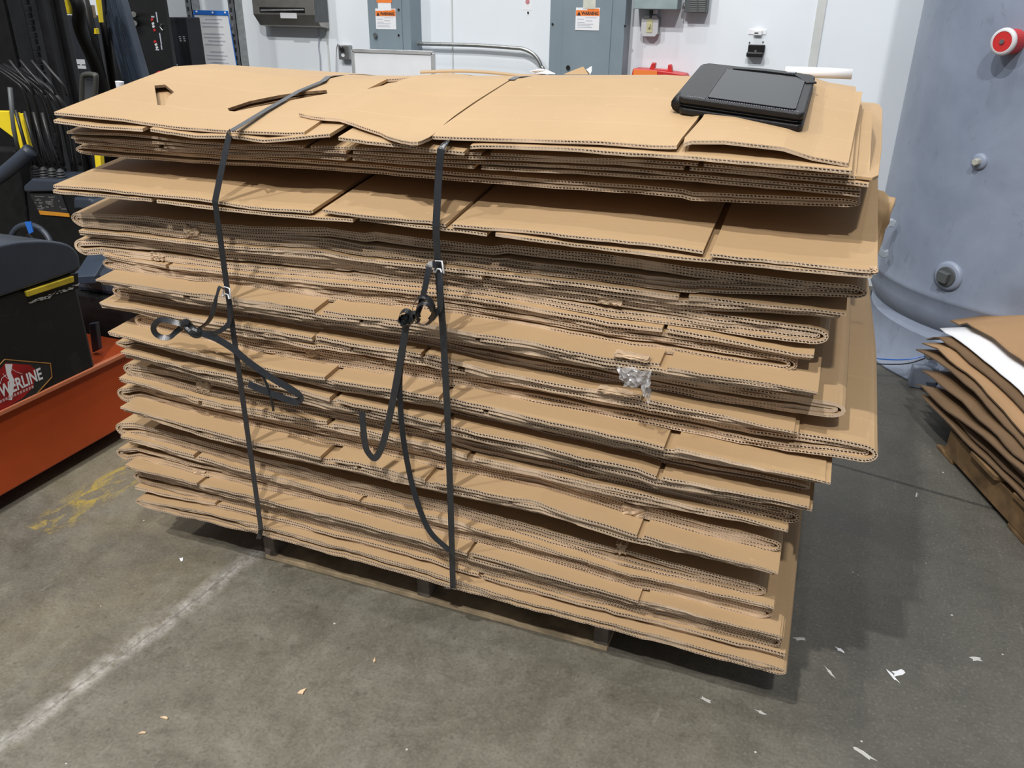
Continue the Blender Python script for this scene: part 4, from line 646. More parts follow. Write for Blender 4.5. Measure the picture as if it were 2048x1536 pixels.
l4 = [f4[0], (r3[1][0]+.006, r3[1][1]), (r3[2][0]+.010, r3[2][1]), (r3[3][0]+.010, YC)]
coons_flap('flap', f4, [(P1[-1][0], Y1), (P1[-1][0]+.012, YC)], [l4[-1], (P1[-1][0]+.012, YC)], l4, r1, z1, nu=40)
X = resample(P1, P1[0][0], P1[-1][0], .05); X = [x for x in X]
o_ = [(x, interp(P1, x, 1)) for x in X]; i_ = [(x, z-.0066) for x, z in o_]
strip_mesh('panel', o_, i_, [(YC, Y1), (.5, Y1), (.6, Y1), (.7, Y1), (1.0, Y1)], r1, jit=0)
nm, kind, Yf, gaps, pts = BD['1b']
flat_sheet(r1, pts, Yf, lambda x: 0, lambda x: .0068, gaps[0], 77.0, yb=1.02)
def cut_under(root, Yf, zs, polys):
    for ch in list(root.children):
        if not ch.name.startswith('flap'): continue
        V = ch.data.vertices; x0, x1 = min(v.co.x for v in V), max(v.co.x for v in V); y0 = min(v.co.y for v in V)
        if abs(y0-Yf) > .008: continue
        for P in polys:
            if min(p[0] for p in P) < x1 and max(p[0] for p in P) > x0 and len(V) < 1500: cut_obj(ch, P, zs)
P1b = pts
def z1b(X, Y): return zmap(interp(P1b, X, 1), Y, -.08)
done1 = set()
cut_under(r1, -.08, z1b, [CUT1[1]])
# low side sheet of the second carton peeking out at the back right, and cut-outs of the fifth carton
P5 = BD['5a'][4]; Y5 = -.11
def z5(X, Y): return zmap(interp(P5, X, 1), Y, Y5)
for ch in [c for c in ROOTS['5'].children if c.name.startswith('flap')]:
    xs = [v.co.x for v in ch.data.vertices]; zs_ = [v.co.z for v in ch.data.vertices]
    if min(xs) < -.36 and max(xs) > .2 and max(xs) < .34 and max(zs_) > interp(P5, -.1, 1):
        bpy.data.objects.remove(ch, do_unlink=True); break
g5 = BD['5a'][3][0][0]; ge = g5[0]-g5[1]/2
coons_flap('flap', [(x, Y5) for x in resample(P5, P5[0][0], ge-.004, .05)], [(ge-.004, Y5), (ge-.016, YC)], [(P5[0][0], YC), (ge-.016, YC)], [(P5[0][0], Y5), (P5[0][0], YC)], ROOTS['5'], z5, nu=44,
  cut=[xy([(312, 326), (358, 330), (347, 360), (322, 358)], z5), xy([(469, 369), (476, 374), (520, 369), (600, 360), (690, 352), (735, 344), (700, 339), (600, 347), (540, 352), (490, 361)], z5)])
side = empty('flattened_carton', (1.3, .3, 1.19), 'small flattened carton skewed out past the right side near the top of the stack', 'carton', G_ST)
q = [at_z(px, py, 1.205) for px, py in ((1560, 340), (1700, 352), (1745, 357), (1757, 352), (1763, 300), (1765, 222), (1760, 211), (1748, 207), (1700, 204), (1600, 210))]
MB().prism([(v.x, v.y, v.z-.004) for v in q], (0, 0, .006)).build('panel', CARD, side, bevel=.001)
# crushed and torn spots along the edges
def torn(root, px, py, Y, w, h, seed):
    w *= .75; h *= .8; c = at_y(px, py, Y); mb = MB(); nx, nzz = 13, 7; vs = []
    for s in (0, 1):
        for j in range(nzz):
            for i in range(nx):
                u, v = i/(nx-1)-.5, j/(nzz-1)-.5
                edge = (abs(u) > .49 or abs(v) > .49)
                d = -.0015*(1-(2*u)**2)*(1-(2*v)**2) + .0045*nz(u*5+seed, v*5, seed) if s == 0 else .02
                vs.append((c.x+u*w*(1+.5*nz(v*6, seed)), c.y+d, c.z+v*h*(1+.5*nz(u*7, seed*2))-u*w*.02))
    T = lambda s, j, i: s*nx*nzz+j*nx+i; fs = []
    for s in (0, 1):
        for j in range(nzz-1):
            for i in range(nx-1): fs.append((T(s,j,i), T(s,j,i+1), T(s,j+1,i+1), T(s,j+1,i)))
    for i in range(nx-1): fs += [(T(0,0,i), T(1,0,i), T(1,0,i+1), T(0,0,i+1)), (T(0,nzz-1,i), T(0,nzz-1,i+1), T(1,nzz-1,i+1), T(1,nzz-1,i))]
    for j in range(nzz-1): fs += [(T(0,j,0), T(0,j+1,0), T(1,j+1,0), T(1,j,0)), (T(0,j,nx-1), T(1,j,nx-1), T(1,j+1,nx-1), T(0,j+1,nx-1))]
    mb.add(vs, fs); o = mb.build('torn_edge', TORN, root); o['label'] = 'ragged crushed patch of bare paper'
for k, px, py, Y, w, h in (('6', 382, 463, -.054, .05, .030), ('8', 1220, 598, -.044, .065, .030), ('8', 313, 514, -.044, .05, .020), ('11', 512, 640, -.042, .04, .022),
    ('10', 1262, 716, -.106, .085, .010), ('12', 1235, 787, -.084, .09, .009), ('13', 622, 706, -.052, .05, .028), ('13', 424, 690, -.052, .04, .022), ('17', 405, 772, -.052, .06, .030),
    ('19', 1266, 1022, -.044, .06, .032), ('19', 488, 848, -.044, .03, .024), ('21', 1242, 1098, -.044, .03, .030), ('23', 398, 950, -.044, .045, .030), ('27', 505, 1058, -.078, .05, .018),
('5', 1746, 543, -.112, .02, .012)):
    torn(ROOTS[k], px, py, Y, w, h, px*.01+py*.07)
# ------------------------------------------------------------------ pallet under the stack
def pallet(name, x0, y0, w, d, label, mf, mg, ms, ang=0):
    r = empty(name, (x0+w/2, y0+d/2, 0), label, 'pallet')
    piv = (x0, y0, 0); sw = .036
    def bx(nm, a, b, m): MB().box(a, b, ang, piv).build(nm, m, r, bevel=.002)
    for i in range(3):
        x = x0+i*(w-sw)/2
        bx('stringer', (x, y0, .016), (x+sw, y0+d, .108), mg)
    for i, yy in enumerate((0, .42, d-.09)):
        bx('bottom_board', (x0, y0+yy, 0), (x0+w, y0+yy+.09, .0155), mf if i == 0 else mg)
    n = 7
    for i in range(n):
        yy = y0+i*(d-.09)/(n-1); bx('deck_board', (x0, yy, .1085), (x0+w, yy+.09, .124), mg)
    return r
pallet('wooden_pallet', 0, 0, 1.016, 1.05, 'wooden pallet with pale front board under the tall strapped stack', WOODP, WOODG, WOODG)
SLIP = empty('cardboard_sheet', (.5, .5, .125), 'thin cardboard slip sheet between pallet deck and bottommost carton', 'cardboard sheet')
MB().box((-.28, -.02, .1245), (1.34, 1.0, .1405)).build('panel', CARD, SLIP)

# ------------------------------------------------------------------ straps
def catmull(P, k=8, closed=False):
    P = [Vector(p) for p in P]; out = []; n = len(P)
    for i in range(n if closed else n-1):
        p0 = P[i-1] if (closed or i > 0) else P[0]*2-P[1]; p1 = P[i]; p2 = P[(i+1) % n]; p3 = P[(i+2) % n] if (closed or i+2 < n) else p2*2-p1
        for j in range(k):
            t = j/k; out.append(.5*((2*p1)+(p2-p0)*t+(2*p0-5*p1+4*p2-p3)*t*t+(3*p1-p0-3*p2+p3)*t**3))
    if not closed: out.append(P[-1])
    return out
def ribbon(name, P, w, parent, nrm=(0, -1, .2), th=.0009, smooth=True, k=8, mat_=None, nrms=None):
    """flat band following P; nrm: direction its flat side faces"""
    Q = catmull(P, k) if smooth else [Vector(p) for p in P]; mb = MB(); vs = []; n = len(Q)
    for i, q in enumerate(Q):
        d = (Q[min(i+1, n-1)]-Q[max(i-1, 0)]).normalized()
        fi = i/(n-1)*(len(nrms)-1) if nrms else 0; i0 = min(int(fi), len(nrms)-2) if nrms else 0
        nn = Vector(nrm) if nrms is None else Vector(nrms[i0]).lerp(Vector(nrms[i0+1]), fi-i0)
        a = d.cross(nn).normalized(); b = a.cross(d).normalized()
        vs += [q-a*w/2-b*th/2, q+a*w/2-b*th/2, q+a*w/2+b*th/2, q-a*w/2+b*th/2]
    fs = [(i*4+j, i*4+(j+1) % 4, i*4+4+(j+1) % 4, i*4+4+j) for i in range(n-1) for j in range(4)]+[(3, 2, 1, 0), (n*4-4, n*4-3, n*4-2, n*4-1)]
    mb.add(vs, fs); return mb.build(name, mat_ or STRAP, parent)
SY = -.127
def strap_thing(label): return empty('strapping_band', (.5, -.1, .14), label, 'strap')
# left strap
sl = strap_thing('left black plastic strap around the stack with oval loop and bow knot')
def crest(px, py, Y=YC, dz=.004):
    q = at_y(px, py, Y); return Vector((q.x, Y, z1(q.x, Y)+dz))
top = [crest(657, 147, YC+.02), crest(645, 155, YC-.05, .006), on_top(600, 181, .005), on_top(530, 221, .006), on_top(462, 262, .004)]
bx_ = top[0].x-.06
back = [Vector((bx_, .60, z1(bx_, .60)+.003)), Vector((bx_, .82, z1(bx_, .82)+.003)), Vector((bx_, 1.0, z1(bx_, 1.0)+.002)), Vector((bx_, 1.072, z1(bx_, 1.0)-.02)), Vector((bx_, 1.072, .15))]
ribbon('band', [*back[::-1], *top], .0155, sl, nrm=(0, -.25, 1), smooth=False)
fl_ = [top[-1]+Vector((0, -.004, -.003)), at_y(459, 268, -.083), at_y(445, 330, -.105), at_y(430, 403, SY), at_y(436, 445, SY+.004), at_y(452, 560, SY+.012), at_y(478, 745, SY+.002), at_y(500, 900, SY+.01), at_y(522, 1058, -.094)]
ribbon('band', fl_, .0155, sl, smooth=False)
ribbon('band', [at_y(522, 1058, -.094), Vector((.06, -.086, .142)), Vector((.06, .0, .1415)), Vector((.06, .9, .1415))], .0155, sl, nrm=(0, 0, -1), smooth=False)
# right strap
sr = strap_thing('right black plastic strap around the stack with coiled knot and long hooked tails')
xr_ = .618
ribbon('band', [Vector((xr_, 1.075, .15)), Vector((xr_, 1.075, z1(xr_, 1.0)-.02)), Vector((xr_, 1.0, z1(xr_, 1.0)+.002)), Vector((xr_, .82, z1(xr_, .82)+.003)), Vector((xr_, .60, z1(xr_, .6)+.003)), Vector((xr_, YC+.02, z1(xr_, YC)+.003)), Vector((xr_, YC-.02, z1(xr_, YC)-.001))], .0155, sr, nrm=(0, -.1, 1), smooth=False)
fr_ = [at_y(905, 263, -.02)+Vector((0, 0, -.010)), at_y(893, 283, -.082), at_y(882, 298, -.094), at_y(878, 340, -.10), at_y(872, 452, SY), at_y(873, 480, SY+.002), at_y(876, 533, SY+.006), at_y(886, 660, SY+.004), at_y(895, 830, SY), at_y(901, 1000, SY+.012), at_y(906, 1176, -.098)]
ribbon('band', fr_, .0155, sr, smooth=False)
ribbon('band', [at_y(906, 1176, -.098), Vector((.62, -.086, .142)), Vector((.62, 0, .1415)), Vector((.62, .9, .1415))], .0155, sr, nrm=(0, 0, -1), smooth=False)
def buckle(c, s, root, rot=0):
    mb = MB(); R = Matrix.Rotation(rot, 3, 'Y'); c = Vector(c)
    P = lambda x, z: c + R @ Vector((x*s, 0, z*s))
    pts = [P(-.011, -.012), P(-.006, .012), P(.008, .013), P(.012, -.011), P(.007, -.013), P(.004, -.004), P(-.003, -.004), P(-.007, -.012)]
    mb.tube(pts, .0019, 8, closed=True); o = mb.build('wire_buckle', plain('white_zinc_wire', (.80, .83, .88), .35, .3, var=.03) if 'white_zinc_wire' not in bpy.data.materials else bpy.data.materials['white_zinc_wire'], root, smooth=True); o['label'] = 'bright white wire buckle'
    return o
buckle(at_y(453, 585, SY-.004), 1.0, sl, .2); buckle(at_y(877, 534, SY-.004), 1.0, sr, 0)
# left strap: tails and knot
A = lambda x, y, d=0: at_y(x, y, SY-.006-d)
ribbon('tail', [A(449, 578), A(440, 574, .012), A(434, 590, .018), A(428, 615, .018), A(422, 634, .012), A(412, 648, .006), A(398, 657)], .011, sl, nrms=[(0, -1, .2), (-.5, -1, .3), (.9, -.6, 0), (1, -.4, 0)])
ribbon('tail', [A(459, 625), A(458, 645), A(450, 655, .004), A(436, 664, .01), A(420, 667, .01), A(398, 663)], .011, sl, nrms=[(0, -1, .1), (.4, -1, 0), (1, -.6, .5)])
ribbon('loop', [A(372, 650, .01), A(355, 646, .02), A(330, 640, .026), A(316, 642, .03), A(307, 655, .03), A(312, 668, .026), A(326, 675, .02), A(340, 674, .014), A(352, 664, .01), A(366, 652, .008)], .013, sl, nrms=[(0, -.6, 1), (0, -.9, .6), (.5, -.8, .3), (1, -.9, -.2), (.4, -.8, .8), (.2, -.9, .7), (.6, -.7, .3)])
def knot(pts, r, root):
    mb = MB(); mb.tube(catmull(pts, 5), r, 8); o = mb.build('knot', STRAP, root, smooth=False); return o
knot([A(364, 650, .01), A(372, 644, .018), A(380, 652, .008), A(390, 662, .014), A(402, 664, .004), A(392, 670, .012), A(378, 660, .018), A(370, 648, .006)], .0085, sl)
ribbon('tail', [A(398, 664, .008), A(430, 676, .012), A(465, 697, .012), A(500, 726, .014), A(545, 757, .016), A(580, 777, .016), A(599, 791, .014), A(600, 800, .008), A(588, 803, .008), A(560, 794, .014), A(520, 778, .012), A(497, 768, .01)], .0165, sl, nrm=(.1, -1, .25))
ribbon('tail', [A(520, 742, .01), A(534, 770, .014), A(543, 800, .014), A(547, 822, .012)], .006, sl, nrm=(.9, -.4, 0))
# right strap: tails and coils
ribbon('tail', [A(872, 529), A(860, 530, .01), A(856, 545, .016), A(850, 575, .02), A(841, 610, .018), A(832, 635, .01)], .0135, sr, nrms=[(0, -1, .3), (0, -.8, .8), (0, -1, .5)])
ribbon('tail', [A(880, 545), A(881, 575, .010), A(880, 605, .012), A(879, 617, .010), A(872, 626, .006), A(861, 640, .004)], .0125, sr, nrms=[(0, -1, .3), (0, -1, .3), (0, -1, .5), (.6, -.8, 0)])
def coil(cx, cy, rx, ry, n, d, w, a0=0, turns=1.0, tilt=.3):
    P = []
    for i in range(n):
        a = a0+2*math.pi*turns*i/(n-1); P.append(A(cx+rx*math.cos(a), cy-ry*math.sin(a), d+.010*math.sin(a*.5)))
    nr = [(math.cos(a0+2*math.pi*turns*i/24)*1.0, -.38, math.sin(a0+2*math.pi*turns*i/24)*.8) for i in range(25)]
    ribbon('loop', P, w, sr, nrms=nr, k=8)
coil(846, 622, 21, 29, 14, .014, .012, -1.2, .95); coil(848, 628, 17, 22, 14, .022, .011, .3, .92); coil(829, 636, 9, 11, 10, .026, .011, 0, 1.0); coil(811, 636, 13, 15, 10, .018, .012, .6, .75)
knot([A(800, 642, .012), A(808, 634, .02), A(816, 646, .01), A(826, 634, .02), A(818, 628, .012), A(806, 646, .02), A(814, 652, .008)], .0065, sr)
ribbon('tail', [A(812, 650, .012), A(806, 690, .014), A(798, 735, .016), A(786, 800, .02), A(772, 865, .02), A(761, 900, .018), A(750, 916, .018), A(740, 910, .018), A(731, 893, .018), A(727, 860, .016), A(724, 824, .014)], .0155, sr, nrm=(.05, -1, .1))
ribbon('tail', [A(811, 655, .008), A(806, 700, .008), A(800, 745, .008), A(800, 800, .010), A(807, 880, .010), A(822, 960, .012), A(840, 1020, .012), A(862, 1066, .010), A(899, 1101, .004)], .0125, sr, nrms=[(.3, -1, .1), (.7, -.9, 0), (.8, -.8, 0), (.7, -.9, .1), (.5, -1, .2)])

# ------------------------------------------------------------------ portfolio on top of the stack
def build_portfolio():
    zt = z1(1.2, .2)
    a = on_top(1352, 227, .003); b = on_top(1604, 266, .003); c = b; d = on_top(1408, 155, .003)
    r = empty('portfolio_case', ((a.x+c.x)/2, (a.y+c.y)/2, zt), 'black leather zip portfolio lying on the right end of the stack', 'portfolio')
    o = a; ex = (b-a); ey = (d-a); n = ex.cross(ey).normalized(); exy = Vector((0, 0, 0))
    def P(u, v, h): return o + ex*u + ey*v + exy*u*v + n*h
    def slab(nm, m, h0, h1, inset, rad=.07, bev=.004, u0=0., u1=1., v0=0., v1=1.):
        pts = []
        rr = rad
        for cx, cy, a0 in ((u1-inset-rr*.8, v0+inset+rr, -90), (u1-inset-rr*.8, v1-inset-rr, 0), (u0+inset+rr*.8, v1-inset-rr, 90), (u0+inset+rr*.8, v0+inset+rr, 180)):
            for k in range(6):
                t = math.radians(a0+18*k); pts.append((cx+rr*.8*math.cos(t), cy+rr*math.sin(t)))
        mb = MB(); k = len(pts)
        mb.add([P(u, v, h0) for u, v in pts]+[P(u, v, h1) for u, v in pts], [tuple(range(k-1, -1, -1)), tuple(range(k, 2*k))]+[(i, (i+1) % k, k+(i+1) % k, k+i) for i in range(k)])
        return mb.build(nm, m, r, bevel=bev, bseg=3)
    slab('lower_cover', LEATHER, 0, .012, 0)
    slab('page_block', BLACKP, .011, .021, .02)
    z_ = slab('zipper', GALV, .0158, .0172, .006); z_['label'] = 'thin dark metal zip line'; z_.data.materials[0] = BLACKP
    slab('upper_cover', LEATHER, .020, .032, 0)
    slab('front_pocket', SATIN, .0315, .0345, 0, rad=.03, bev=.0012, u0=.24, u1=.93, v0=.05, v1=.84)
    MB().prism([P(.225, .03, .0322), P(.235, .03, .0322), P(.235, .97, .0322), P(.225, .97, .0322)], n*.0008).build('seam', BLACKP, r)
    # spine roll at the left side
    MB().tube([P(.012, .03+.94*t/8, .016) for t in range(9)], .0155, 12).build('spine', LEATHER, r, smooth=True)
    zf = ribbon('zip_flap', [P(.30, .90, .0335), P(.55, .915, .0345), P(.8, .905, .0345), P(.88, .88, .0345), P(.985, .74, .0325)], .020, r, nrm=tuple(n), mat_=LEATHER, th=.003)
    pl = MB().box((-.009, -.006, 0), (.009, .006, .004), mtx=Matrix.Translation(P(.80, .90, .035)) @ Matrix.Rotation(-.2, 4, 'Z')).build('zip_pull', CHROME, zf, bevel=.001); pl['label'] = 'small silver zip pull'
    # stitching rows
    mb = MB()
    for i in range(46):
        u = .08+.86*i/45; mb.tube([P(u, .035, .0325), P(u+.01, .035, .0325)], .0006, 4)
    for i in range(38):
        v = .06+.86*i/37; mb.tube([P(.24, v, .0325), P(.24, v+.013, .0325)], .0005, 4)
    s_ = mb.build('stitching', TXTGRY, r); s_['kind'] = 'stuff'
build_portfolio()

# paper roll and loose papers behind the crest
q0, q1 = at_z(1569, 150, 1.300), at_z(1702, 163, 1.300); q0 = at_y(1569, 152, .66); q1 = at_y(1702, 163, .66); zz = z1(1.2, .66)+.009; q0.z = zz; q1.z = zz
mb = MB(); ring = []
spi = [(.0105+.0022*k/26, 2*math.pi*k/13) for k in range(27)]
dirv = (q1-q0); ax = dirv.normalized(); a_ = Vector((0, 1, 0)); b_ = ax.cross(a_)
vs = [q + (a_*math.cos(t)+b_*math.sin(t))*r_ for q in (q0, q1) for r_, t in spi]; k = len(spi)
mb.add(vs, [(i, i+1, k+i+1, k+i) for i in range(k-1)])
o = mb.build('paper_roll', WHITEG, None, smooth=True); md = o.modifiers.new('s', 'SOLIDIFY'); md.thickness = .0006
tag(o, 'rolled white paper tube lying behind the portfolio on the stack top', 'paper roll')
def scrap(name, px, Y, label, cat, m, th=.0012, lean=.02):
    P = [at_y(x, y, Y+(lean*i % .03)) for i, (x, y) in enumerate(px)]
    return tag(MB().prism(P, (0, th*2, th)).build(name, m), label, cat)
scrap('cardboard_scrap', ((1128, 149), (1150, 140), (1166, 134), (1176, 149)), .62, 'pointed brown paper corner standing up behind the stack crest', 'paper', CARD)
scrap('paper_scrap', ((1172, 140), (1183, 133), (1183, 143), (1180, 149), (1174, 148)), .625, 'small white paper corner beside the pointed brown one', 'paper', WHITEP)
scrap('paper_scrap', ((1060, 143), (1080, 138), (1094, 141), (1110, 148), (1085, 149), (1070, 147)), .62, 'crumpled white sheet on top rear of the stack before the grey panel', 'paper', WHITEP)
# curved rear flap of a carton rising behind the crest
P = []
for i in range(15):
    t = i/14; P.append((840+t*245, 141.0-5.0*math.sin(math.pi*min(1, t*1.25))*1 + t*8))
vs = []
for (x, y) in P: vs.append(at_y(x, y, .64))
for (x, y) in P: vs.append(at_y(x, y+4, .60))
mb = MB(); n = len(P); mb.add(vs, [(i, i+1, n+i+1, n+i) for i in range(n-1)])
o = mb.build('cardboard_flap', CARD); md = o.modifiers.new('s', 'SOLIDIFY'); md.thickness = .0035
tag(o, 'long bowed cardboard flap lying along the rear of the stack top', 'cardboard')
# crumpled brown sheet sticking out at the right
def torn_sheet():
    px = [(1722, 372), (1748, 378), (1766, 385), (1779, 393), (1792, 396), (1789, 410), (1781, 428), (1779, 447), (1771, 462), (1766, 486), (1756, 507), (1750, 520), (1738, 470)]
    P = [at_y(x, y, .55) for x, y in px]; c = sum(P, Vector())/len(P); vs = [c]; R = [1, .66, .33]; n = len(P)
    for r in R:
        for i, p in enumerate(P):
            w = c+(p-c)*r; vs.append(w+Vector((0, .045*nz(w.x*16, w.z*16, 3), .006*nz(w.x*30, w.z*30))))
    fs = [(1+i, 1+(i+1) % n, 1+n+(i+1) % n, 1+n+i) for i in range(n)]+[(1+n+i, 1+n+(i+1) % n, 1+2*n+(i+1) % n, 1+2*n+i) for i in range(n)]+[(0, 1+2*n+i, 1+2*n+(i+1) % n) for i in range(n)]
    mb = MB(); mb.add(vs, fs); o = mb.build('torn_cardboard', CARD, smooth=True); md = o.modifiers.new('s', 'SOLIDIFY'); md.thickness = .004
    tag(o, 'crumpled torn brown cardboard sticking out behind the right side of the stack', 'cardboard')
torn_sheet()
# clear plastic scrap
def film():
    px = [(1235, 735), (1262, 738), (1290, 742), (1300, 743), (1303, 758), (1300, 772), (1302, 790), (1299, 810), (1292, 795), (1288, 774), (1270, 772), (1250, 773), (1240, 755)]
    P = [at_y(x, y, -.125) for x, y in px]; c = sum(P, Vector())/len(P); vs = [c]; n = len(P)
    P = catmull(P, 3, True); n = len(P)
    for r in (1, .9, .8, .7, .6, .5, .4, .3, .2, .1):
        for p in P: w = c+(p-c)*r; vs.append(w+Vector((.006*nz(w.x*120, w.z*120, 9), .022*nz(w.x*150, w.z*150, 1), .006*nz(w.x*120, w.z*100, 4))))
    fs = []
    for k in range(9): fs += [(1+k*n+i, 1+k*n+(i+1) % n, 1+k*n+n+(i+1) % n, 1+k*n+n+i) for i in range(n)]
    fs += [(0, 1+9*n+i, 1+9*n+(i+1) % n) for i in range(n)]
    m, t, b = nt('clear_film'); b.inputs['Base Color'].default_value = (.9, .92, .95, 1); b.inputs['Roughness'].default_value = .12; b.inputs['Alpha'].default_value = .38; b.inputs['Specular IOR Level'].default_value = 1.0; b.inputs['Metallic'].default_value = .35
    mb = MB(); mb.add(vs, fs); o = mb.build('plastic_scrap', m); tag(o, 'crinkled scrap of clear plastic film hanging on the front of the stack', 'plastic wrap')
film()
# ------------------------------------------------------------------ things on the back wall
def wbox(nm, x0, y0, x1, y1, d, m, parent=None, bevel=.003, d0=0, extra=()):
    a = on_wall(x0, y0, d); b = on_wall(x1, y1, d)
    return MB().box((min(a.x, b.x), WY-d, min(a.z, b.z)), (max(a.x, b.x), WY-d0, max(a.z, b.z))).build(nm, m, parent, bevel=bevel)
def wq(x, y, d=0): return on_wall(x, y, d)
def warn_label(cx, cy, d, parent):
    c = wq(cx, cy, d); y = WY-d
    pl = lambda nm, x0, z0, x1, z1_, m, e: MB().box((c.x+x0, y-e, c.z+z0), (c.x+x1, y, c.z+z1_)).build(nm, m, parent)
    lb = pl('warning_label', -.070, -.058, .070, .058, WHITEP, .0006); lb['label'] = 'white label with orange warning header'
    pl('label_header', -.069, .016, .069, .045, ORANGEP, .001); pl('label_header', -.004, .044, .066, .054, ORANGEP, .0009)
    text('label_print', 'WARNING', (c.x-.036, y-.0012, c.z+.0215), (1, 0, 0), (0, 0, 1), .017, TXTBLK, parent, .0003, .0009, .86)
    MB().prism([(c.x-.062, y-.0012, c.z+.018), (c.x-.040, y-.0012, c.z+.018), (c.x-.051, y-.0012, c.z+.039)], (0, -.0004, 0)).build('label_print', TXTBLK, parent)
    mb = MB()
    for k, (xa, xb) in enumerate(((-.01, .055), (-.06, -.02), (-.01, .03), (-.06, -.015), (-.06, .035), (-.06, .02), (-.06, .03))):
        mb.box((c.x+xa, y-.001, c.z+.006-k*.0085), (c.x+xb, y-.0004, c.z+.009-k*.0085))
    mb.build('label_print', TXTGRY, parent)
# left panelboard
r = empty('electrical_panel', (wq(775, 60).x, WY, wq(775, 140).z), 'tall grey electrical panel with two stacked warning labels, left of the conduit', 'electrical panel')
a, b = wq(734, 0, .15), wq(819, 0, .15); zb = wq(775, 103, .15).z
MB().box((a.x, WY-.15, .55), (b.x, WY-.001, 2.0)).build('cabinet', STEEL_GREY, r, bevel=.004)
a2, b2 = wq(752, 0, .15), wq(797, 0, .15)
dr = MB().box((a2.x, WY-.156, .75), (b2.x+.02, WY-.1502, 1.9)).build('door', STEEL_GREY, r, bevel=.002)
MB().cyl(wq(750, 70, .157), wq(750, 70, .172), .013, n=16).build('lock', STEEL_DK, dr)
for py in (19, 70): MB().cyl(wq(797, py, .157), wq(797, py, .163), .006, n=10).build('screw', BLACKP, r)
warn_label(771.5, 38, .157, dr)
c = wq(769, 12, .1575)
MB().box((c.x-.045, WY-.158, c.z-.025), (c.x+.045, WY-.1565, c.z+.03)).build('label', WHITEP, r); MB().box((c.x-.052, WY-.159, c.z+.018), (c.x+.052, WY-.157, c.z+.060)).build('label_header', ORANGEP, r)
# right panelboard
r = empty('electrical_panel', (wq(1180, 60).x, WY, 1.0), 'wide grey electrical panel with one warning label, right of the conduit', 'electrical panel')
a, b = wq(1101, 0, .14), wq(1253, 0, .14)
MB().box((a.x, WY-.14, .5), (b.x, WY-.001, 2.0)).build('cabinet', STEEL_GREY, r, bevel=.004)
a2, b2 = wq(1128, 0, .14), wq(1226, 0, .14)
dr = MB().box((a2.x, WY-.1455, .7), (b2.x, WY-.1402, 1.9)).build('door', STEEL_GREY, r, bevel=.002)
warn_label(1175, 38, .147, dr)
c = wq(1179, 6, .147); MB().box((c.x-.036, WY-.149, c.z-.03), (c.x+.036, WY-.1457, c.z+.06)).build('label', plain('pale_yellow_paper', (.70, .71, .62), .7), r)
for q_ in ((1105, 48), (1250, 52)): MB().cyl(wq(*q_, .1405), wq(*q_, .147), .006, n=10).build('screw', BLACKP, r)
MB().cyl(wq(1136, 135, .146), wq(1136, 135, .155), .012, n=14).build('lock', BLACKP, dr)
# conduit
pts = [wq(830, 87, .05), wq(900, 89, .05), wq(960, 91, .05), wq(1030, 96, .05), wq(1046, 98, .05), wq(1062, 105, .05), wq(1074, 116, .05), wq(1082, 132, .05), wq(1088, 160, .05)]
pts.append(pts[-1]+Vector((.01, 0, -.5)))
r = empty('conduit_pipe', pts[0], 'galvanised conduit leaving the left panel and bending down before the right panel', 'conduit')
MB().tube(catmull(pts, 6), .0115, 10).build('pipe', GALV, r, smooth=True)
MB().cyl(wq(828, 87, .05), wq(838, 87.4, .05), .017, n=14).build('fitting', GALV, r)
# disconnect boxes
r = empty('disconnect_box', wq(1320, 20), 'grey steel switchgear box cut by the top of the picture', 'electrical box')
wbox('cabinet', 1272, -60, 1354, 19, .13, plain('light_grey_enamel', (.30, .38, .40), .4), r); 
MB().cyl(wq(1311, 22, .06)+Vector((0, 0, .006)), wq(1311, 22, .06)+Vector((0, 0, -.014)), .013, n=14).build('fitting', OFFW, r)
r = empty('disconnect_box', wq(1395, 10), 'dark grey box with raised lettering plate at the top of the wall', 'electrical box')
wbox('cabinet', 1376, -60, 1412, 26, .08, STEEL_DK, r)
mb = MB()
for k in range(6):
    for s_ in (0, 1):
        c = wq(1381+17*s_, 1+k*4.2, .08); mb.box((c.x-.002, WY-.083, c.z-.0035), (c.x+.035, WY-.0795, c.z+.0035))
mb.build('raised_plate', plain('worn_grey', (.16, .165, .17), .5), r)
MB().cyl(wq(1366, 12, .06), wq(1377, 14, .05), .018, n=14).build('fitting', GALV, r)
# switch box
r = empty('light_switch', wq(1302, 52), 'square grey switch box with cream toggle below the grey switchgear box', 'light switch')
wbox('box', 1284, 34, 1316, 70, .05, GALV, r, bevel=.005)
c = wq(1299.5, 52, .05); s = .048
poly = [(c.x+x*s, WY-.0505, c.z+z*s*1.12) for x, z in ((-.7, -1), (.7, -1), (1, -.7), (1, .7), (.7, 1), (-.7, 1), (-1, .7), (-1, -.7))]
MB().prism(poly, (0, -.004, 0)).build('cover_plate', OFFW, r, bevel=.001)
MB().box((c.x-.017, WY-.058, c.z-.034), (c.x+.017, WY-.0545, c.z+.034)).build('toggle_plate', CREAM, r, bevel=.001)
MB().box((c.x-.005, WY-.072, c.z-.008), (c.x+.005, WY-.058, c.z+.012)).build('toggle', CREAM, r, bevel=.001)
MB().cyl(wq(1303, 20, .045), wq(1302, 36, .045), .012, n=12).build('fitting', STEEL_DK, r)
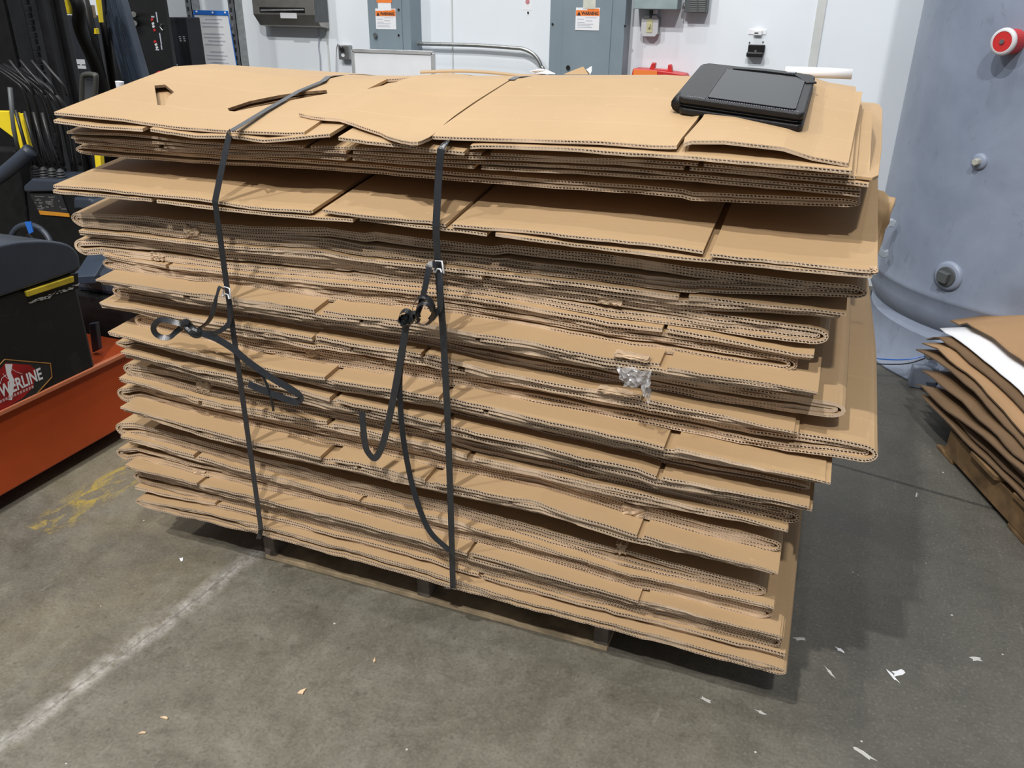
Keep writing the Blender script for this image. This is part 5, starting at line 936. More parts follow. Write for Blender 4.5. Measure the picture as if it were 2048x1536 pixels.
# little devices
r = empty('wall_bracket', wq(1511, 100), 'black plastic holder on the wall above the portfolio', 'bracket')
wbox('back_plate', 1497, 89, 1528, 107, .02, BLACKP, r); wbox('tray', 1493, 104, 1525, 115, .055, BLACKP, r, bevel=.006)
MB().cyl(wq(1511, 102, .0205), wq(1511, 102, .023), .005, n=10).build('screw', CHROME, r)
for q_ in ((1499, 85), (1526, 84)): MB().cyl(wq(*q_, 0), wq(*q_, .004), .0045, n=8).build('screw', STEEL_DK, r)
r = empty('wall_sign', wq(1515, 65), 'tiny white clip with small print above the black wall holder', 'label')
wbox('plate', 1498, 59, 1532, 69, .004, WHITEP, r, bevel=.0005); wbox('clip', 1508, 60, 1523, 71, .022, WHITEG, r)
mb = MB(); c = wq(1509, 66, .023); mb.box((c.x, WY-.0235, c.z-.003), (c.x+.02, WY-.0221, c.z+.003)); mb.build('print', TXTBLK, r)
r = empty('wall_sign', wq(1055, 8), 'small wall sticker with faded red mark between the two grey panels', 'label')
wbox('sticker', 1046, -6, 1064, 20, .001, WHITEP, r, bevel=0)
c = wq(1055, 3, .002); MB().cyl(c, c+Vector((0, -.001, 0)), .013, n=18).build('red_mark', plain('faded_red', (.60, .25, .28), .6), r)
MB().cyl(wq(1056, 25, 0), wq(1056, 25, .006), .006, n=10).build('screw', TXTBLK, r)
# red lockout case below the switch
r = empty('tool_case', wq(1310, 140), 'red plastic case with carrying handle standing against the wall', 'tool case')
def rp(nm, px, d, th, m): return MB().prism([wq(x, y, d) for x, y in px], (0, th, 0)).build(nm, m, r, bevel=.004)
rp('case_body', ((1263, 150), (1266, 137), (1300, 139), (1345, 145), (1368, 149), (1380, 175), (1263, 175)), .16, .14, REDM)
rp('handle', ((1298, 139), (1304, 125), (1311, 126), (1309, 137), (1335, 139), (1336, 129), (1342, 129), (1345, 145)), .13, .04, REDM)
rp('case_label', ((1267, 139), (1314, 142), (1314, 152), (1266, 152)), .162, .002, ORANGEP)
# wall dispenser / time clock
r = empty('paper_dispenser', wq(570, 20), 'stainless steel wall dispenser with dark slot, cut by the picture top', 'dispenser')
a, b = wq(506, 25, .16), wq(630, 35, .16); zt_, zl = wq(570, -70, .16).z, wq(570, 37, .16).z
BR = plain('brushed_stainless', (.42, .40, .37), .36, .85, var=.08, scale=12)
MB().prism([(a.x, WY-.16, zl+.02), (a.x, WY-.16, zt_), (a.x, WY, zt_), (a.x, WY, zl-.06), (a.x, WY-.10, zl-.045)], (b.x-a.x, 0, 0)).build('housing', BR, r, bevel=.004)
MB().box((b.x-.006, WY-.158, zl-.02), (b.x+.004, WY-.01, zt_)).build('end_cap', STEEL_DK, r, bevel=.003)
c0, c1 = wq(519, 14, .16), wq(610, 26, .16); MB().box((c0.x, WY-.163, c1.z), (c1.x, WY-.1595, c0.z)).build('slot', BLACKP, r)
MB().tube([wq(522, 21, .165), wq(608, 20, .165)], .006, 8).build('roller', GALV, r)
wbox('tape_patch', 560, 24, 594, 37, .1615, OFFW, r, bevel=0, d0=.159)
MB().tube(catmull([wq(636, 50, .02), wq(638, 70, .01), wq(637, 95, .01), wq(640, 120, .012), wq(641, 175, .012)], 5), .0035, 6).build('power_cord', TXTGRY, r)
# outlet with plug
r = empty('power_outlet', wq(685, 105), 'steel outlet box with black plug left of the white board', 'outlet')
wbox('box', 676, 90, 699, 120, .045, GALV, r, bevel=.004); wbox('cover_plate', 676, 91, 697, 119, .048, GALV, r, d0=.0455)
MB().cyl(wq(683, 98, .048), wq(683, 98, .075), .014, n=12).build('plug', BLACKP, r)
MB().cyl(wq(686, 110, .048), wq(686, 110, .053), .012, n=14).build('socket_face', WHITEG, r)
MB().tube(catmull([wq(683, 96, .07), wq(681, 90, .08), wq(676, 88, .06), wq(673, 100, .03), wq(672, 130, .02), wq(672, 175, .02)], 5), .004, 6).build('power_cord', OFFW, r)
# whiteboard leaning
r = empty('whiteboard', wq(785, 150), 'white board with thin metal frame leaning under the left electrical panel', 'whiteboard')
A0, A1 = wq(706, 99, .21), wq(866, 106, .21); zb_ = .75
MB().box((A0.x, WY-.215, zb_), (A1.x, WY-.20, A1.z)).build('board', WHITEG, r)
for (p0, p1) in (((A0.x, A1.z), (A1.x, A1.z)), ((A0.x, zb_), (A0.x, A1.z)), ((A1.x, zb_), (A1.x, A1.z))):
    MB().beam((p0[0], WY-.21, p0[1]), (p1[0], WY-.21, p1[1]), .022, .022, (0, 1, 0)).build('frame', plain('satin_aluminium', (.62, .63, .64), .35, .4) if 'satin_aluminium' not in bpy.data.materials else bpy.data.materials['satin_aluminium'], r, bevel=.002)
# strut channels with holes
def strut(px, y0, label, wpx=24, wid=.05):
    q_ = wq(px, 60, .06); r = empty('strut_channel', (q_.x, WY, 0), label, 'metal strut')
    MB().box((q_.x, WY-.085, .4), (q_.x+wid, WY-.081, 2.1)).build('face_plate', GALV, r)
    MB().box((q_.x+wid-.004, WY-.085, .4), (q_.x+wid, WY-.001, 2.1)).build('side_plate', GALV, r)
    mb = MB()
    for k in range(30): z = .9+k*.05; mb.box((q_.x+.012, WY-.0865, z), (q_.x+.026, WY-.0849, z+.026))
    o = mb.build('punched_slots', TXTBLK, r)
    MB().box((q_.x-.05, WY-.095, q_.z-.03), (q_.x+.03, WY-.0868, q_.z+.04)).build('fishplate', GALV, r, bevel=.003)
    for dx, dz in ((-.03, .01), (.015, .025), (.015, -.015)): MB().cyl((q_.x+dx, WY-.103, q_.z+dz), (q_.x+dx, WY-.0955, q_.z+dz), .010, n=6).build('bolt', CHROME, r)
strut(467, 0, 'perforated steel strut right of the blue framed document holder')
strut(383, 0, 'perforated steel strut left of the blue framed document holder')
r = empty('document_holder', wq(430, 80), 'clear document pocket with blue top strip hanging between two struts', 'document holder')
d0 = .11
MB().prism([wq(388, 25, d0), wq(455, 26, d0), wq(478, 165, d0), wq(408, 165, d0)], (0, .002, 0)).build('sheet', WHITEP, r)
MB().prism([wq(386, 20, d0+.004), wq(455, 22, d0+.004), wq(456, 31, d0+.004), wq(387, 29, d0+.004)], (0, .006, 0)).build('top_strip', BLUEP, r)
MB().tube([wq(387, 25, d0), wq(407, 165, d0)], .0035, 6).build('edge_binding', BLUEP, r); MB().tube([wq(456, 25, d0), wq(479, 165, d0)], .003, 6).build('edge_binding', BLUEP, r)
mb = MB()
for k in range(14):
    y_ = 38+k*7.2; sh = (y_-25)*.155
    if k in (3, 8): continue
    c0, c1 = wq(400+sh+(8 if k % 3 == 0 else 0), y_, d0+.001), wq(442+sh-(6 if k % 2 else 0), y_+.3, d0+.001)
    mb.box((c0.x, WY-d0-.0014, c0.z-.003), (c1.x, WY-d0-.0004, c0.z+.003))
mb.build('print', plain('pale_print', (.60, .62, .72), .8), r)
for q_ in ((393, 23), (425, 25), (450, 25)): MB().cyl(wq(*q_, d0+.004), wq(*q_, d0+.009), .006, n=10).build('pin', WHITEG, r)

# ------------------------------------------------------------------ tank
def m_tank():
    m, t, b = nt('grey_tank_paint'); p = geo(t)
    n1 = noise_(t, p, 3.2, 5, .6, .3); n2 = noise_(t, p, 11, 6, .7, .8)
    c = ramp(t, n1.outputs[0], [(.3, (.185, .222, .30)), (.7, (.265, .312, .41))]).outputs[0]
    c = mixc(t, math_(t, 'MULTIPLY', math_(t, 'SUBTRACT', n2.outputs[0], .60), 4.5, clamp=True), c, (.15, .17, .21))
    n3 = noise_(t, scalev(t, p, (1, 1, .25)), 26, 4, .7)
    c = mixc(t, math_(t, 'MULTIPLY', math_(t, 'SUBTRACT', n3.outputs[0], .66), 5, clamp=True), c, (.11, .12, .15))
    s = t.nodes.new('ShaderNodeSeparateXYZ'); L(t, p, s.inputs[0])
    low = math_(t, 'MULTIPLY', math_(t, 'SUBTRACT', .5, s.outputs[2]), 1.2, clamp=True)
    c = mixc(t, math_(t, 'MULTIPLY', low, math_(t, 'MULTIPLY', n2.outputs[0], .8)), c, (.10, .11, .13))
    L(t, c, b.inputs['Base Color']); b.inputs['Roughness'].default_value = .42
    bn = N(t, 'ShaderNodeBump'); bn.inputs['Strength'].default_value = .15; L(t, noise_(t, p, 18, 4).outputs[0], bn.inputs['Height']); L(t, bn.outputs[0], b.inputs['Normal'])
    return m
TANKM = m_tank(); TC = Vector((2.35, 2.6, 0)); TR = .74
def tank_pt(az, z, out=0): return TC + Vector((math.cos(az)*(TR+out), math.sin(az)*(TR+out), z))
def tank_hit(x, y):
    d = ray(x, y); o = CAM-TC; a = d.x**2+d.y**2; b = 2*(o.x*d.x+o.y*d.y); c = o.x**2+o.y**2-TR*TR; D = b*b-4*a*c
    t = (-b-math.sqrt(max(0, D)))/(2*a); return CAM+d*t
r = empty('storage_tank', TC, 'large blue-grey cylindrical steel tank at the right by the wall', 'tank')
prof = [(TR, 3.4), (TR, .44), (TR+.002, .40), (TR+.004, .39), (TR+.002, .38), (TR-.003, .372), (TR-.004, .33), (TR-.012, .29), (TR-.028, .255), (TR-.055, .225), (TR-.11, .19), (TR-.25, .15), (.02, .12)]
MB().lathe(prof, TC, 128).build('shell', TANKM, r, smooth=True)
MB().lathe([(TR-.05, .235), (TR-.035, .245), (TR-.030, .02), (TR+.01, .012), (TR+.01, 0), (TR-.03, 0), (TR-.03, .2)], TC, 96).build('skirt', TANKM, r, smooth=True)
def fitting(x, y, rad, dep, m, nm, flange=None, sides=28):
    h = tank_hit(x, y); n = Vector((h.x-TC.x, h.y-TC.y, 0)).normalized()
    if flange: MB().lathe([(.001, flange[1]), (flange[0]*.8, flange[1]), (flange[0], flange[1]*.5), (flange[0], -.005)], h, 32, n).build('boss', TANKM, r, smooth=True)
    MB().cyl(h, h+n*dep, rad, n=sides).build(nm, m, r, bevel=.003); return h, n
h, n = fitting(2029, 83, .042, .075, REDM, 'gauge_cap'); 
h2 = h+n*.076; MB().lathe([(.034, 0), (.043, 0), (.046, -.012), (.042, -.02)], h2, 28, n).build('cap_rim', OFFW, r, smooth=True)
MB().cyl(h2, h2+n*.004, .008, n=12).build('cap_pin', GALV, r)
fitting(1960, 323, .014, .035, plain('cream_paint', (.45, .46, .40), .5), 'plug_bolt', (.030, .012), 6)
fitting(1897, 552, .030, .045, STEEL_DK, 'square_plug', (.060, .014), 4)
fitting(1897, 552, .040, .022, STEEL_DK, 'plug_collar')
# lifting lug
YL = tank_hit(1800, 490).y-.015; c0 = at_y(1775, 478, YL); pts = []
for k in range(13):
    a = math.radians(62+k*19.5); pts.append((c0.x+.046*math.cos(a), c0.z+.085*math.sin(a)))
for k in range(12, -1, -1):
    a = math.radians(62+k*19.5); pts.append((c0.x+.022*math.cos(a)+.004, c0.z+.055*math.sin(a)))
tp = MB().prism([(x, YL, z) for x, z in pts], (0, .03, 0)); tp.build('hook_lug', plain('pale_grey_paint', (.33, .37, .43), .4), r, bevel=.003); LUG = bpy.data.materials['pale_grey_paint']
# little foot with valve and blue wire near the skirt
f0 = at_z(1842, 775, 0); MB().box((f0.x-.05, f0.y-.02, 0), (f0.x+.05, f0.y+.05, .10)).build('anchor_foot', TANKM, r, bevel=.006)
hb = f0+Vector((0, -.02, .16)); bl = MB(); bl.lathe([(.001, .025), (.018, .018), (.026, 0), (.018, -.018), (.001, -.025)], hb, 20); tag(bl.build('valve_ball', CHROME, r, smooth=True))
MB().tube(catmull([hb, hb+Vector((-.10, -.01, -.035)), hb+Vector((-.25, -.02, -.04)), hb+Vector((-.5, .05, -.03))], 5), .003, 6).build('blue_wire', BLUEP, r)
MB().tube(catmull([hb+Vector((0, 0, -.01)), hb+Vector((-.10, 0, -.06)), hb+Vector((-.3, 0, -.08)), hb+Vector((-.5, .05, -.09))], 5), .003, 6).build('black_wire', BLACKP, r)

# ------------------------------------------------------------------ second pallet with drooping sheets
pa = at_z(1872, 895, 0); pb = at_z(2048, 1092, 0)
dirp = (pb-pa); dirp.z = 0; dirp.normalize(); perp = Vector((-dirp.y, dirp.x, 0)); ext = Vector((.99, -.12, 0))
r = empty('wooden_pallet', pa, 'brown splintered pallet under the messy cardboard heap at the right', 'pallet')
def ob(nm, s0, s1, t0, t1, z0, z1_, m, jag=0):
    P = [pa+dirp*s0+ext*t0, pa+dirp*s1+ext*t0, pa+dirp*s1+ext*t1, pa+dirp*s0+ext*t1]
    MB().prism([(p.x, p.y, z0) for p in P], (0, 0, z1_-z0)).build(nm, m, r, bevel=.003)
for t0 in (0, .48, .96): ob('stringer', .06, 1.2, t0, t0+.036, .016, .106, WOODB)
for s0 in (0, .25, .5, .75, 1.0): ob('deck_board', s0, s0+.16, -.004+random.uniform(-.02, .01), 1.0, .1065, .124, WOODB)
for s0 in (0, .5, 1.05): ob('bottom_board', s0, s0+.12, 0, 1.0, 0, .0155, WOODB)
G2 = 'cardboard sheets in the messy heap at the right'
HEAP = []
hprev = lambda s, t: .1242
def heap_sheet(px, t0, label, m, edge, rise, s1=1.25, width=1.05, th=.005, name='cardboard_sheet', cat='cardboard sheet', group=G2, gap=.011):
    """edge traced in the vertical plane t0 behind the pallet side; lies on everything added before"""
    global hprev
    E = []
    for x, y in px:
        d = ray(x, y); o_ = pa+ext*t0; k = (o_-CAM).dot(perp)/d.dot(perp); q = CAM+d*k; E.append(((q-o_).dot(dirp), q.z))
    E.sort(); s0 = E[0][0]; s1 = max(E[-1][0], s1); below = hprev
    def ze(s):
        if s <= E[0][0]: return E[0][1]
        for a, b in zip(E, E[1:]):
            if s <= b[0]: f = (s-a[0])/(b[0]-a[0]); return a[1]+f*(b[1]-a[1])
        return E[-1][1]-(s-E[-1][0])*.25
    own = lambda s, t: ze(s)+rise*math.sin(min(1, max(0, (t-t0))/.8)*1.57)+.008*nz(s*4, t*4, t0*50+rise*9)
    def z(s, t):
        lo = below(s, t)+th+gap
        return max(own(s, t), lo)
    ns, nw = 30, 14; vs = []
    for k in (0, 1):
        for i in range(ns):
            s = s0+(s1-s0)*i/(ns-1)
            for j in range(nw):
                t = t0+(width-t0)*(j/(nw-1))**1.3+(.012*nz(s*7, t0*30) if j == 0 else 0)
                p = pa+dirp*s+ext*t; vs.append((p.x, p.y, z(s, t)-k*th))
    T = lambda k, i, j: k*ns*nw+i*nw+j; fs = []; mt = []; uv = []
    for k in (0, 1):
        for i in range(ns-1):
            for j in range(nw-1): fs.append((T(k,i,j), T(k,i+1,j), T(k,i+1,j+1), T(k,i,j+1))); mt.append(0); uv.append(((0,0),)*4)
    for i in range(ns-1):
        u0, u1 = (s1-s0)*i/(ns-1), (s1-s0)*(i+1)/(ns-1)
        for j in (0, nw-1): fs.append((T(0,i,j), T(0,i+1,j), T(1,i+1,j), T(1,i,j))); mt.append(1); uv.append(((u0,1),(u1,1),(u1,0),(u0,0)))
    for j in range(nw-1):
        for i in (0, ns-1): fs.append((T(0,i,j), T(1,i,j), T(1,i,j+1), T(0,i,j+1))); mt.append(1); uv.append(((0,0),)*4)
    me = bpy.data.meshes.new(name); me.from_pydata(vs, [], fs); uvl = me.uv_layers.new(name='UVMap'); li = 0
    for p, mi, q in zip(me.polygons, mt, uv):
        p.material_index = mi; p.use_smooth = (mi == 0)
        for c in q: uvl.data[li].uv = c; li += 1
    bm = bmesh.new(); bm.from_mesh(me); bmesh.ops.recalc_face_normals(bm, faces=bm.faces); bm.to_mesh(me); bm.free()
    o = link(name, me, [m, edge]); tag(o, label, cat, group)
    def nxt(s, t, z=z, t0=t0, s0=s0, below=below): return z(s, t) if (t >= t0-.03 and s >= s0-.03) else below(s, t)
    hprev = nxt
    return o
KR = mk_card('brown_kraft_sheet', (.42, .26, .135), (.34, .20, .10), (.40, .25, .13))
HS = heap_sheet
HS([(1832, 834), (1880, 868), (1968, 943), (2060, 1020)], -.02, 'lowest dark brown sheet of the heap, lying just above the brown pallet', OLDCARD_SHADED, OLDEDGE, .03)
HS([(1836, 806), (1885, 846), (1965, 915), (2070, 1004)], .0, 'second lowest sheet of the heap with dark ragged left corner', OLDCARD_SHADED, OLDEDGE, .05)
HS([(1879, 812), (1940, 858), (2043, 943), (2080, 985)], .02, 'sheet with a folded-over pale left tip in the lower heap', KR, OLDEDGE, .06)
HS([(1824, 793), (1878, 811), (1963, 868), (2060, 960)], -.02, 'sheet whose pointed left corner sticks out farthest from the heap', OLDCARD_SHADED, OLDEDGE, .07)
HS([(1842, 740), (1870, 758), (1920, 799), (1990, 862), (2060, 945)], .0, 'broad grey-brown sheet in the middle of the heap', OLDCARD_SHADED, OLDEDGE, .09)
HS([(1830, 700), (1862, 714), (1920, 757), (1985, 820), (2060, 915)], .03, 'dark-edged sheet below the lighter tan one in the upper heap', OLDCARD_SHADED, OLDEDGE, .10)
HS([(1846, 684), (1874, 696), (1907, 725), (1950, 766), (2060, 890)], .05, 'light tan creased sheet just under the white sheet', KR, OLDEDGE, .11)  # darker kraft colour stands in for the weak light on the heap
HS([(1850, 678), (1872, 672), (1884, 676), (1915, 708), (2060, 872)], .09, 'sheet with upturned rear corner tucked under the white sheet', OLDCARD_SHADED, OLDEDGE, .11)
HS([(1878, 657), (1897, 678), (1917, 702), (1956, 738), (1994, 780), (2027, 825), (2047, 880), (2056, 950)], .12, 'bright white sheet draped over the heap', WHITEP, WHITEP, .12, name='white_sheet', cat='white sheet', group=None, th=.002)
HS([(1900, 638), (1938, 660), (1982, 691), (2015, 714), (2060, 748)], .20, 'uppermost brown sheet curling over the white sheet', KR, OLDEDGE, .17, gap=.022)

# ------------------------------------------------------------------ small debris on the floor
def chip(px, py, w, l, a, label, m=None, h=.004, nm='wood_splinter', cat='debris', n=7):
    c = at_z(px, py, 0); P = []
    for i in range(n):
        t = 2*math.pi*i/n; rr = 1+.35*math.sin(i*2.7+px); v = Vector((math.cos(t)*l*rr, math.sin(t)*w*rr, .0003)); v = Matrix.Rotation(a, 3, 'Z') @ v; P.append(c+v)
    return tag(MB().prism(P, (0, 0, h)).build(nm, m or CHIP, bevel=.0006), label, cat)
chip(604, 1385, .006, .010, 1.2, 'largest pale wood chip on the floor in front of the pallet')
chip(330, 1437, .003, .009, .1, 'short flat wood chip nearest the lower left corner')
chip(286, 1467, .0025, .008, .5, 'thin splinter below the short flat wood chip')
chip(749, 1322, .0028, .009, 1.9, 'narrow pale splinter on the floor below the middle of the pallet')
chip(363, 1119, .005, .010, 2.4, 'white flake on the floor left of the pallet', WHITEP, .001, 'paper_flake')
for px, py, w, l, a, lab in ((1600, 1278, .006, .016, .3, 'curled white paint smear nearest the stack corner'), (1797, 1346, .009, .018, .8, 'large white paint blotch right of the stack'), (1785, 1352, .004, .02, 2.2, 'streaky white paint mark beside the large blotch'),
    (1952, 1318, .008, .014, .2, 'round white paint blotch farthest right'), (1833, 990, .0025, .018, 1.4, 'short white dash on the dark floor near the saw joint'), (1680, 1300, .005, .012, 2.6, 'white paint fleck between stack corner and large blotch'),
    (1728, 1508, .006, .024, 2.7, 'long white paint streak at the bottom right of the floor'), (1412, 1400, .005, .014, 2.8, 'faint white fleck left of the stack corner shadow'), (1522, 1425, .004, .012, 2.9, 'small white fleck just below the stack corner'), (1660, 1345, .0035, .018, 2.2, 'thin slanted white scratch mark right of the stack corner')):
    chip(px, py, w, l, a, lab, WHITEP if 'large' in lab else plain('dull_white_paint', (.55, .55, .52), .6) if 'dull_white_paint' not in bpy.data.materials else bpy.data.materials['dull_white_paint'], .0006, 'paint_mark', 'paint mark', 9)
# ------------------------------------------------------------------ orange battery truck at the left
XT = -.90
def on_t(x, y, dx=0): return at_x(x, y, XT+dx)
r = empty('pallet_truck', (-1.2, -.2, 0), 'orange walkie truck with black battery box and dented yellow handle at the left edge', 'pallet truck')
MB().prism([(XT, -1.1, .055), (XT, .62, .055), (XT, .62, .262), (XT-.03, .60, .298), (XT-.03, -1.1, .298)], (-.62, 0, 0)).build('chassis', ORANGE, r, bevel=.006)
MB().box((XT-.03, -1.1, .296), (XT-.012, .60, .312)).build('top_rail', plain('orange_edge_paint', (.62, .20, .10), .35, var=.08), r, bevel=.003)
for y in (-.7, .3): MB().cyl((XT-.12, y, .055), (XT-.32, y, .055), .055, n=24).build('wheel', BLACKP, r, bevel=.004)
m, t, b = nt('scuffed_black_case'); p = geo(t); n_ = noise_(t, p, 16, 7, .75, .8)
L(t, mixc(t, math_(t, 'MULTIPLY', math_(t, 'SUBTRACT', n_.outputs[0], .57), 2.4, clamp=True), (.006, .0065, .008), (.055, .052, .05)), b.inputs['Base Color']); b.inputs['Roughness'].default_value = .52; CASE = m
MB().box((XT-.58, -1.05, .30), (XT-.018, .352, .648)).build('battery_case', CASE, r, bevel=.012); bc = bpy.data.objects['battery_case']
prof = [(.372, .655), (.375, .70), (.352, .738), (.30, .765), (.22, .787), (.12, .80), (-.2, .81), (-1.05, .81), (-1.05, .65), (.30, .65)]
prof = [(q_.x, q_.y) for q_ in catmull([(y, z, 0) for y, z in prof[:8]], 5)]+prof[8:]
MB().prism([(XT-.60, y, z) for y, z in prof], (.592, 0, 0)).build('battery_lid', SLATE, r, bevel=.018, bseg=4); bl_ = bpy.data.objects['battery_lid']
MB().box((XT-.25, -.30, .8085), (XT-.03, .10, .8125)).build('lid_label', WHITEG, bl_); MB().box((XT-.255, -.30, .812), (XT-.235, .10, .8135)).build('lid_label', REDM, bl_)
rc = [on_t(49, 578, -.016), on_t(156, 546, -.016), on_t(157, 577, -.016), on_t(60, 606, -.016)]
MB().prism(rc, (-.001, 0, 0)).build('handle_recess', BLACKP, bc)
yh = MB().prism([on_t(53, 583, -.006), on_t(148, 552, -.006), on_t(149, 564, -.006), on_t(57, 594, -.006)], (-.012, 0, 0)).build('handle', YELDIRT, bc, bevel=.002); yh['label'] = 'dirty yellow handle strip'
mb = MB()
for k in range(26):
    u = k/25; x = 60+98*u; y = 606-36*u+random.uniform(-4, 3); s = random.uniform(1.0, 3.6)*(1.5 if k in (5, 8, 9) else 1)
    mb.prism([on_t(x-s*1.5, y+s*.6, -.014), on_t(x+s, y+s*.2, -.014), on_t(x+s*1.6, y-s*.9, -.014), on_t(x-s*.4, y-s*.5, -.014)], (-.004, 0, 0))
sc = mb.build('scuff', plain('bare_scraped_plastic', (.45, .45, .44), .7, var=.2, scale=60), bc); sc['label'] = 'white scraped plastic under the handle'; sc['kind'] = 'stuff'
# battery label
D = -.0165
hexa = [(-45, 778), (9, 719), (101, 727), (104, 754), (66, 796), (-30, 845)]
def flat(pts, d, th=.0005): return [on_t(x, y, d) for x, y in pts]
MB().prism(flat(hexa, D), (.0004, 0, 0)).build('battery_label', TXTBLK, bc)
hp = flat(hexa, D+.001); MB().tube([hp[0], hp[1], hp[2], hp[3], hp[4], hp[5]], .0018, 6, closed=True).build('label_border', GOLD, bc)
MB().prism(flat([(-35, 778), (11, 726), (60, 730), (72, 740), (66, 775), (45, 796), (-25, 838)], D+.0006), (.0003, 0, 0)).build('label_print', REDP, bc)
MB().prism(flat([(10, 728), (25, 728), (22, 745), (29, 762), (24, 800), (17, 800), (20, 765), (13, 748)], D+.001), (.0003, 0, 0)).build('lightning_print', WHITEG, bc)
for P in ([(24, 738), (33, 744), (45, 748)], [(12, 750), (4, 756), (0, 768)], [(22, 760), (14, 756), (6, 748)]):
    MB().tube(flat(P, D+.0012), .0006, 5).build('lightning_print', WHITEG, bc)
e0 = on_t(86, 757, D+.0014); e1 = on_t(0, 794, D+.0014); hgt = on_t(79, 738, 0).z-e0.z
lt = text('label_print', 'POWERLINE', e0, (0, 1, 0), (0, 0, 1), hgt*.95, WHITEG, bc, .0005, .0012)
ys = [v.co.y for v in lt.data.vertices]; wdt = max(ys)-min(ys); want = (e0.y-e1.y)*9/7.05
for v in lt.data.vertices: v.co.y = e0.y-want+(v.co.y-min(ys))/wdt*want; v.co.x = XT+D+.0014+(v.co.x-e0.x)*.5; v.co.z += 0
mb = MB()
for k in range(14):
    a = on_t(-12+k*5.8, 809-k*2.65, D+.0012); mb.box((a.x-.0004, a.y, a.z-.0042), (a.x+.0004, a.y+.0065, a.z+.0042))
mb.build('label_print', plain('pinkish_print', (.62, .40, .40), .6), bc)
# dark mast foot and brackets beyond the battery
Yb = .50
def pr(nm, px, Y, th, m, par, bevel=.004, lab=None):
    o = MB().prism([at_y(x, y, Y) for x, y in px], (0, th, 0)).build(nm, m, par, bevel=bevel)
    if lab: o['label'] = lab
    return o
pr('bracket', ((203, 705), (246, 680), (256, 745), (250, 760), (214, 787)), .62, .03, SLATE, r)
pr('bracket', ((177, 648), (190, 646), (197, 700), (184, 706)), .45, .02, BLUEGREY, r)
MB().box((-1.50, .64, .02), (-.98, 1.05, .44)).build('mast_foot', BLACKR, r, bevel=.01)
MB().box((-1.30, .66, .44), (-1.04, .98, .52)).build('motor_cover', SLATE, r, bevel=.02)
MB().beam(at_y(170, 560, .60), at_y(212, 492, .95), .075, .03).build('tie_bar', BLUEGREY, r, bevel=.003)

# ------------------------------------------------------------------ yellow and black forklift behind
YF = 1.25
r = empty('forklift', at_y(60, 500, YF)*1.0, 'black and yellow forklift with mast, hoses and bellows levers behind the orange truck', 'forklift'); r.location.z = 0
def vcol(x0, w, Y, m, nm, dep=.05, y0=0, zlo=.25, zhi=2.0, par=None):
    a = at_y(x0, y0, Y); b = at_y(x0+w, y0, Y); return MB().box((a.x, Y, zlo), (b.x, Y+dep, zhi)).build(nm, m, par or r, bevel=.004)
SHEEN = plain('greasy_black_steel', (.014, .014, .016), .38, .2, var=.2, scale=12)
vcol(-90, 95, 1.5, BLACKR, 'mast_channel', .15); vcol(12, 30, 1.34, SHEEN, 'mast_channel', .08); vcol(68, 16, 1.30, SHEEN, 'mast_channel', .10); vcol(92, 10, 1.34, BLACKR, 'mast_channel', .04); vcol(104, 14, 1.36, SHEEN, 'mast_channel', .03)
a = at_y(48, 0, 1.28); mb = MB()
for k in range(60):
    z = .45+k*.026; w = .026 if k % 2 else .018; mb.box((a.x+.02-w/2, 1.262, z), (a.x+.02+w/2, 1.282, z+.022))
mb.build('lift_chain', SHEEN, r, bevel=.002)
MB().box((at_y(20, 0, 1.6).x, 1.6, .1), (at_y(104, 0, 1.6).x, 1.62, 2.0)).build('mast_plate', BLACKR, r)
MB().box((-4.2, 1.9, .05), (-2.25, 3.1, .95)).build('counterweight', BLACKR, r, bevel=.06)
# hoses in front of the mast
for k in range(6):
    x = 2+k*13; P = [at_y(x-45+k*4, 118+k*4, 1.16), at_y(x-8+k*3, 138+k*4, 1.15), at_y(x+22+k*3, 158+k*5, 1.15), at_y(x+42+k*3, 176+k*6, 1.15), at_y(x+56+k*3, 210+k*5, 1.16), at_y(x+64+k*4, 265, 1.17), at_y(x+74+k*4, 330, 1.18)]
    MB().tube(catmull(P, 6), .0095 if k % 2 else .0075, 8).build('hydraulic_hose', BLACKP if k % 2 else SHEEN, r, smooth=True)
for k in range(4):
    x = 18+k*22; MB().tube(catmull([at_y(x, 120, 1.12), at_y(x+18, 142, 1.11), at_y(x+40, 168, 1.11), at_y(x+50, 190, 1.12)], 6), .006, 8).build('lever_rod', SHEEN, r, smooth=True)
MB().tube([at_y(20, 175, 1.1), at_y(28, 260, 1.1), at_y(38, 300, 1.1)], .010, 8).build('grab_rail', STEEL_DK, r, smooth=True)
pr('body_panel', ((-40, 221), (17, 222), (27, 276), (-40, 226)), 1.10, .02, YELLOW, r)
pr('guard_strip', ((26, 226), (33, 226), (47, 303), (41, 304)), 1.10, .02, YELLOW, r, .001); pr('guard_strip', ((38, 227), (45, 228), (60, 302), (53, 303)), 1.10, .02, YELLOW, r, .001)
pr('guard_strip', ((188, 306), (200, 306), (203, 342), (192, 342)), 1.05, .02, YELLOW, r, .001)
pr('body_panel', ((125, -30), (148, -30), (155, 30), (131, 28)), 1.55, .03, YELLOW, r)
pr('guard_strip', ((188, -20), (194, -20), (201, 45), (198, 45)), 1.75, .02, YELLOW, r, .001); pr('guard_strip', ((184, 56), (191, 57), (193, 68), (187, 68)), 1.75, .02, YELLOW, r, .001)
pr('body_panel', ((174, 12), (183, 10), (187, 36), (172, 26)), 1.76, .02, plain('worn_tan_paint', (.42, .33, .25), .6), r, .001)
pr('body_panel', ((-20, 10), (-2, 8), (16, 78), (8, 100), (-20, 60)), 1.72, .02, plain('dirty_pale_panel', (.45, .46, .42), .6, var=.2, scale=12), r)
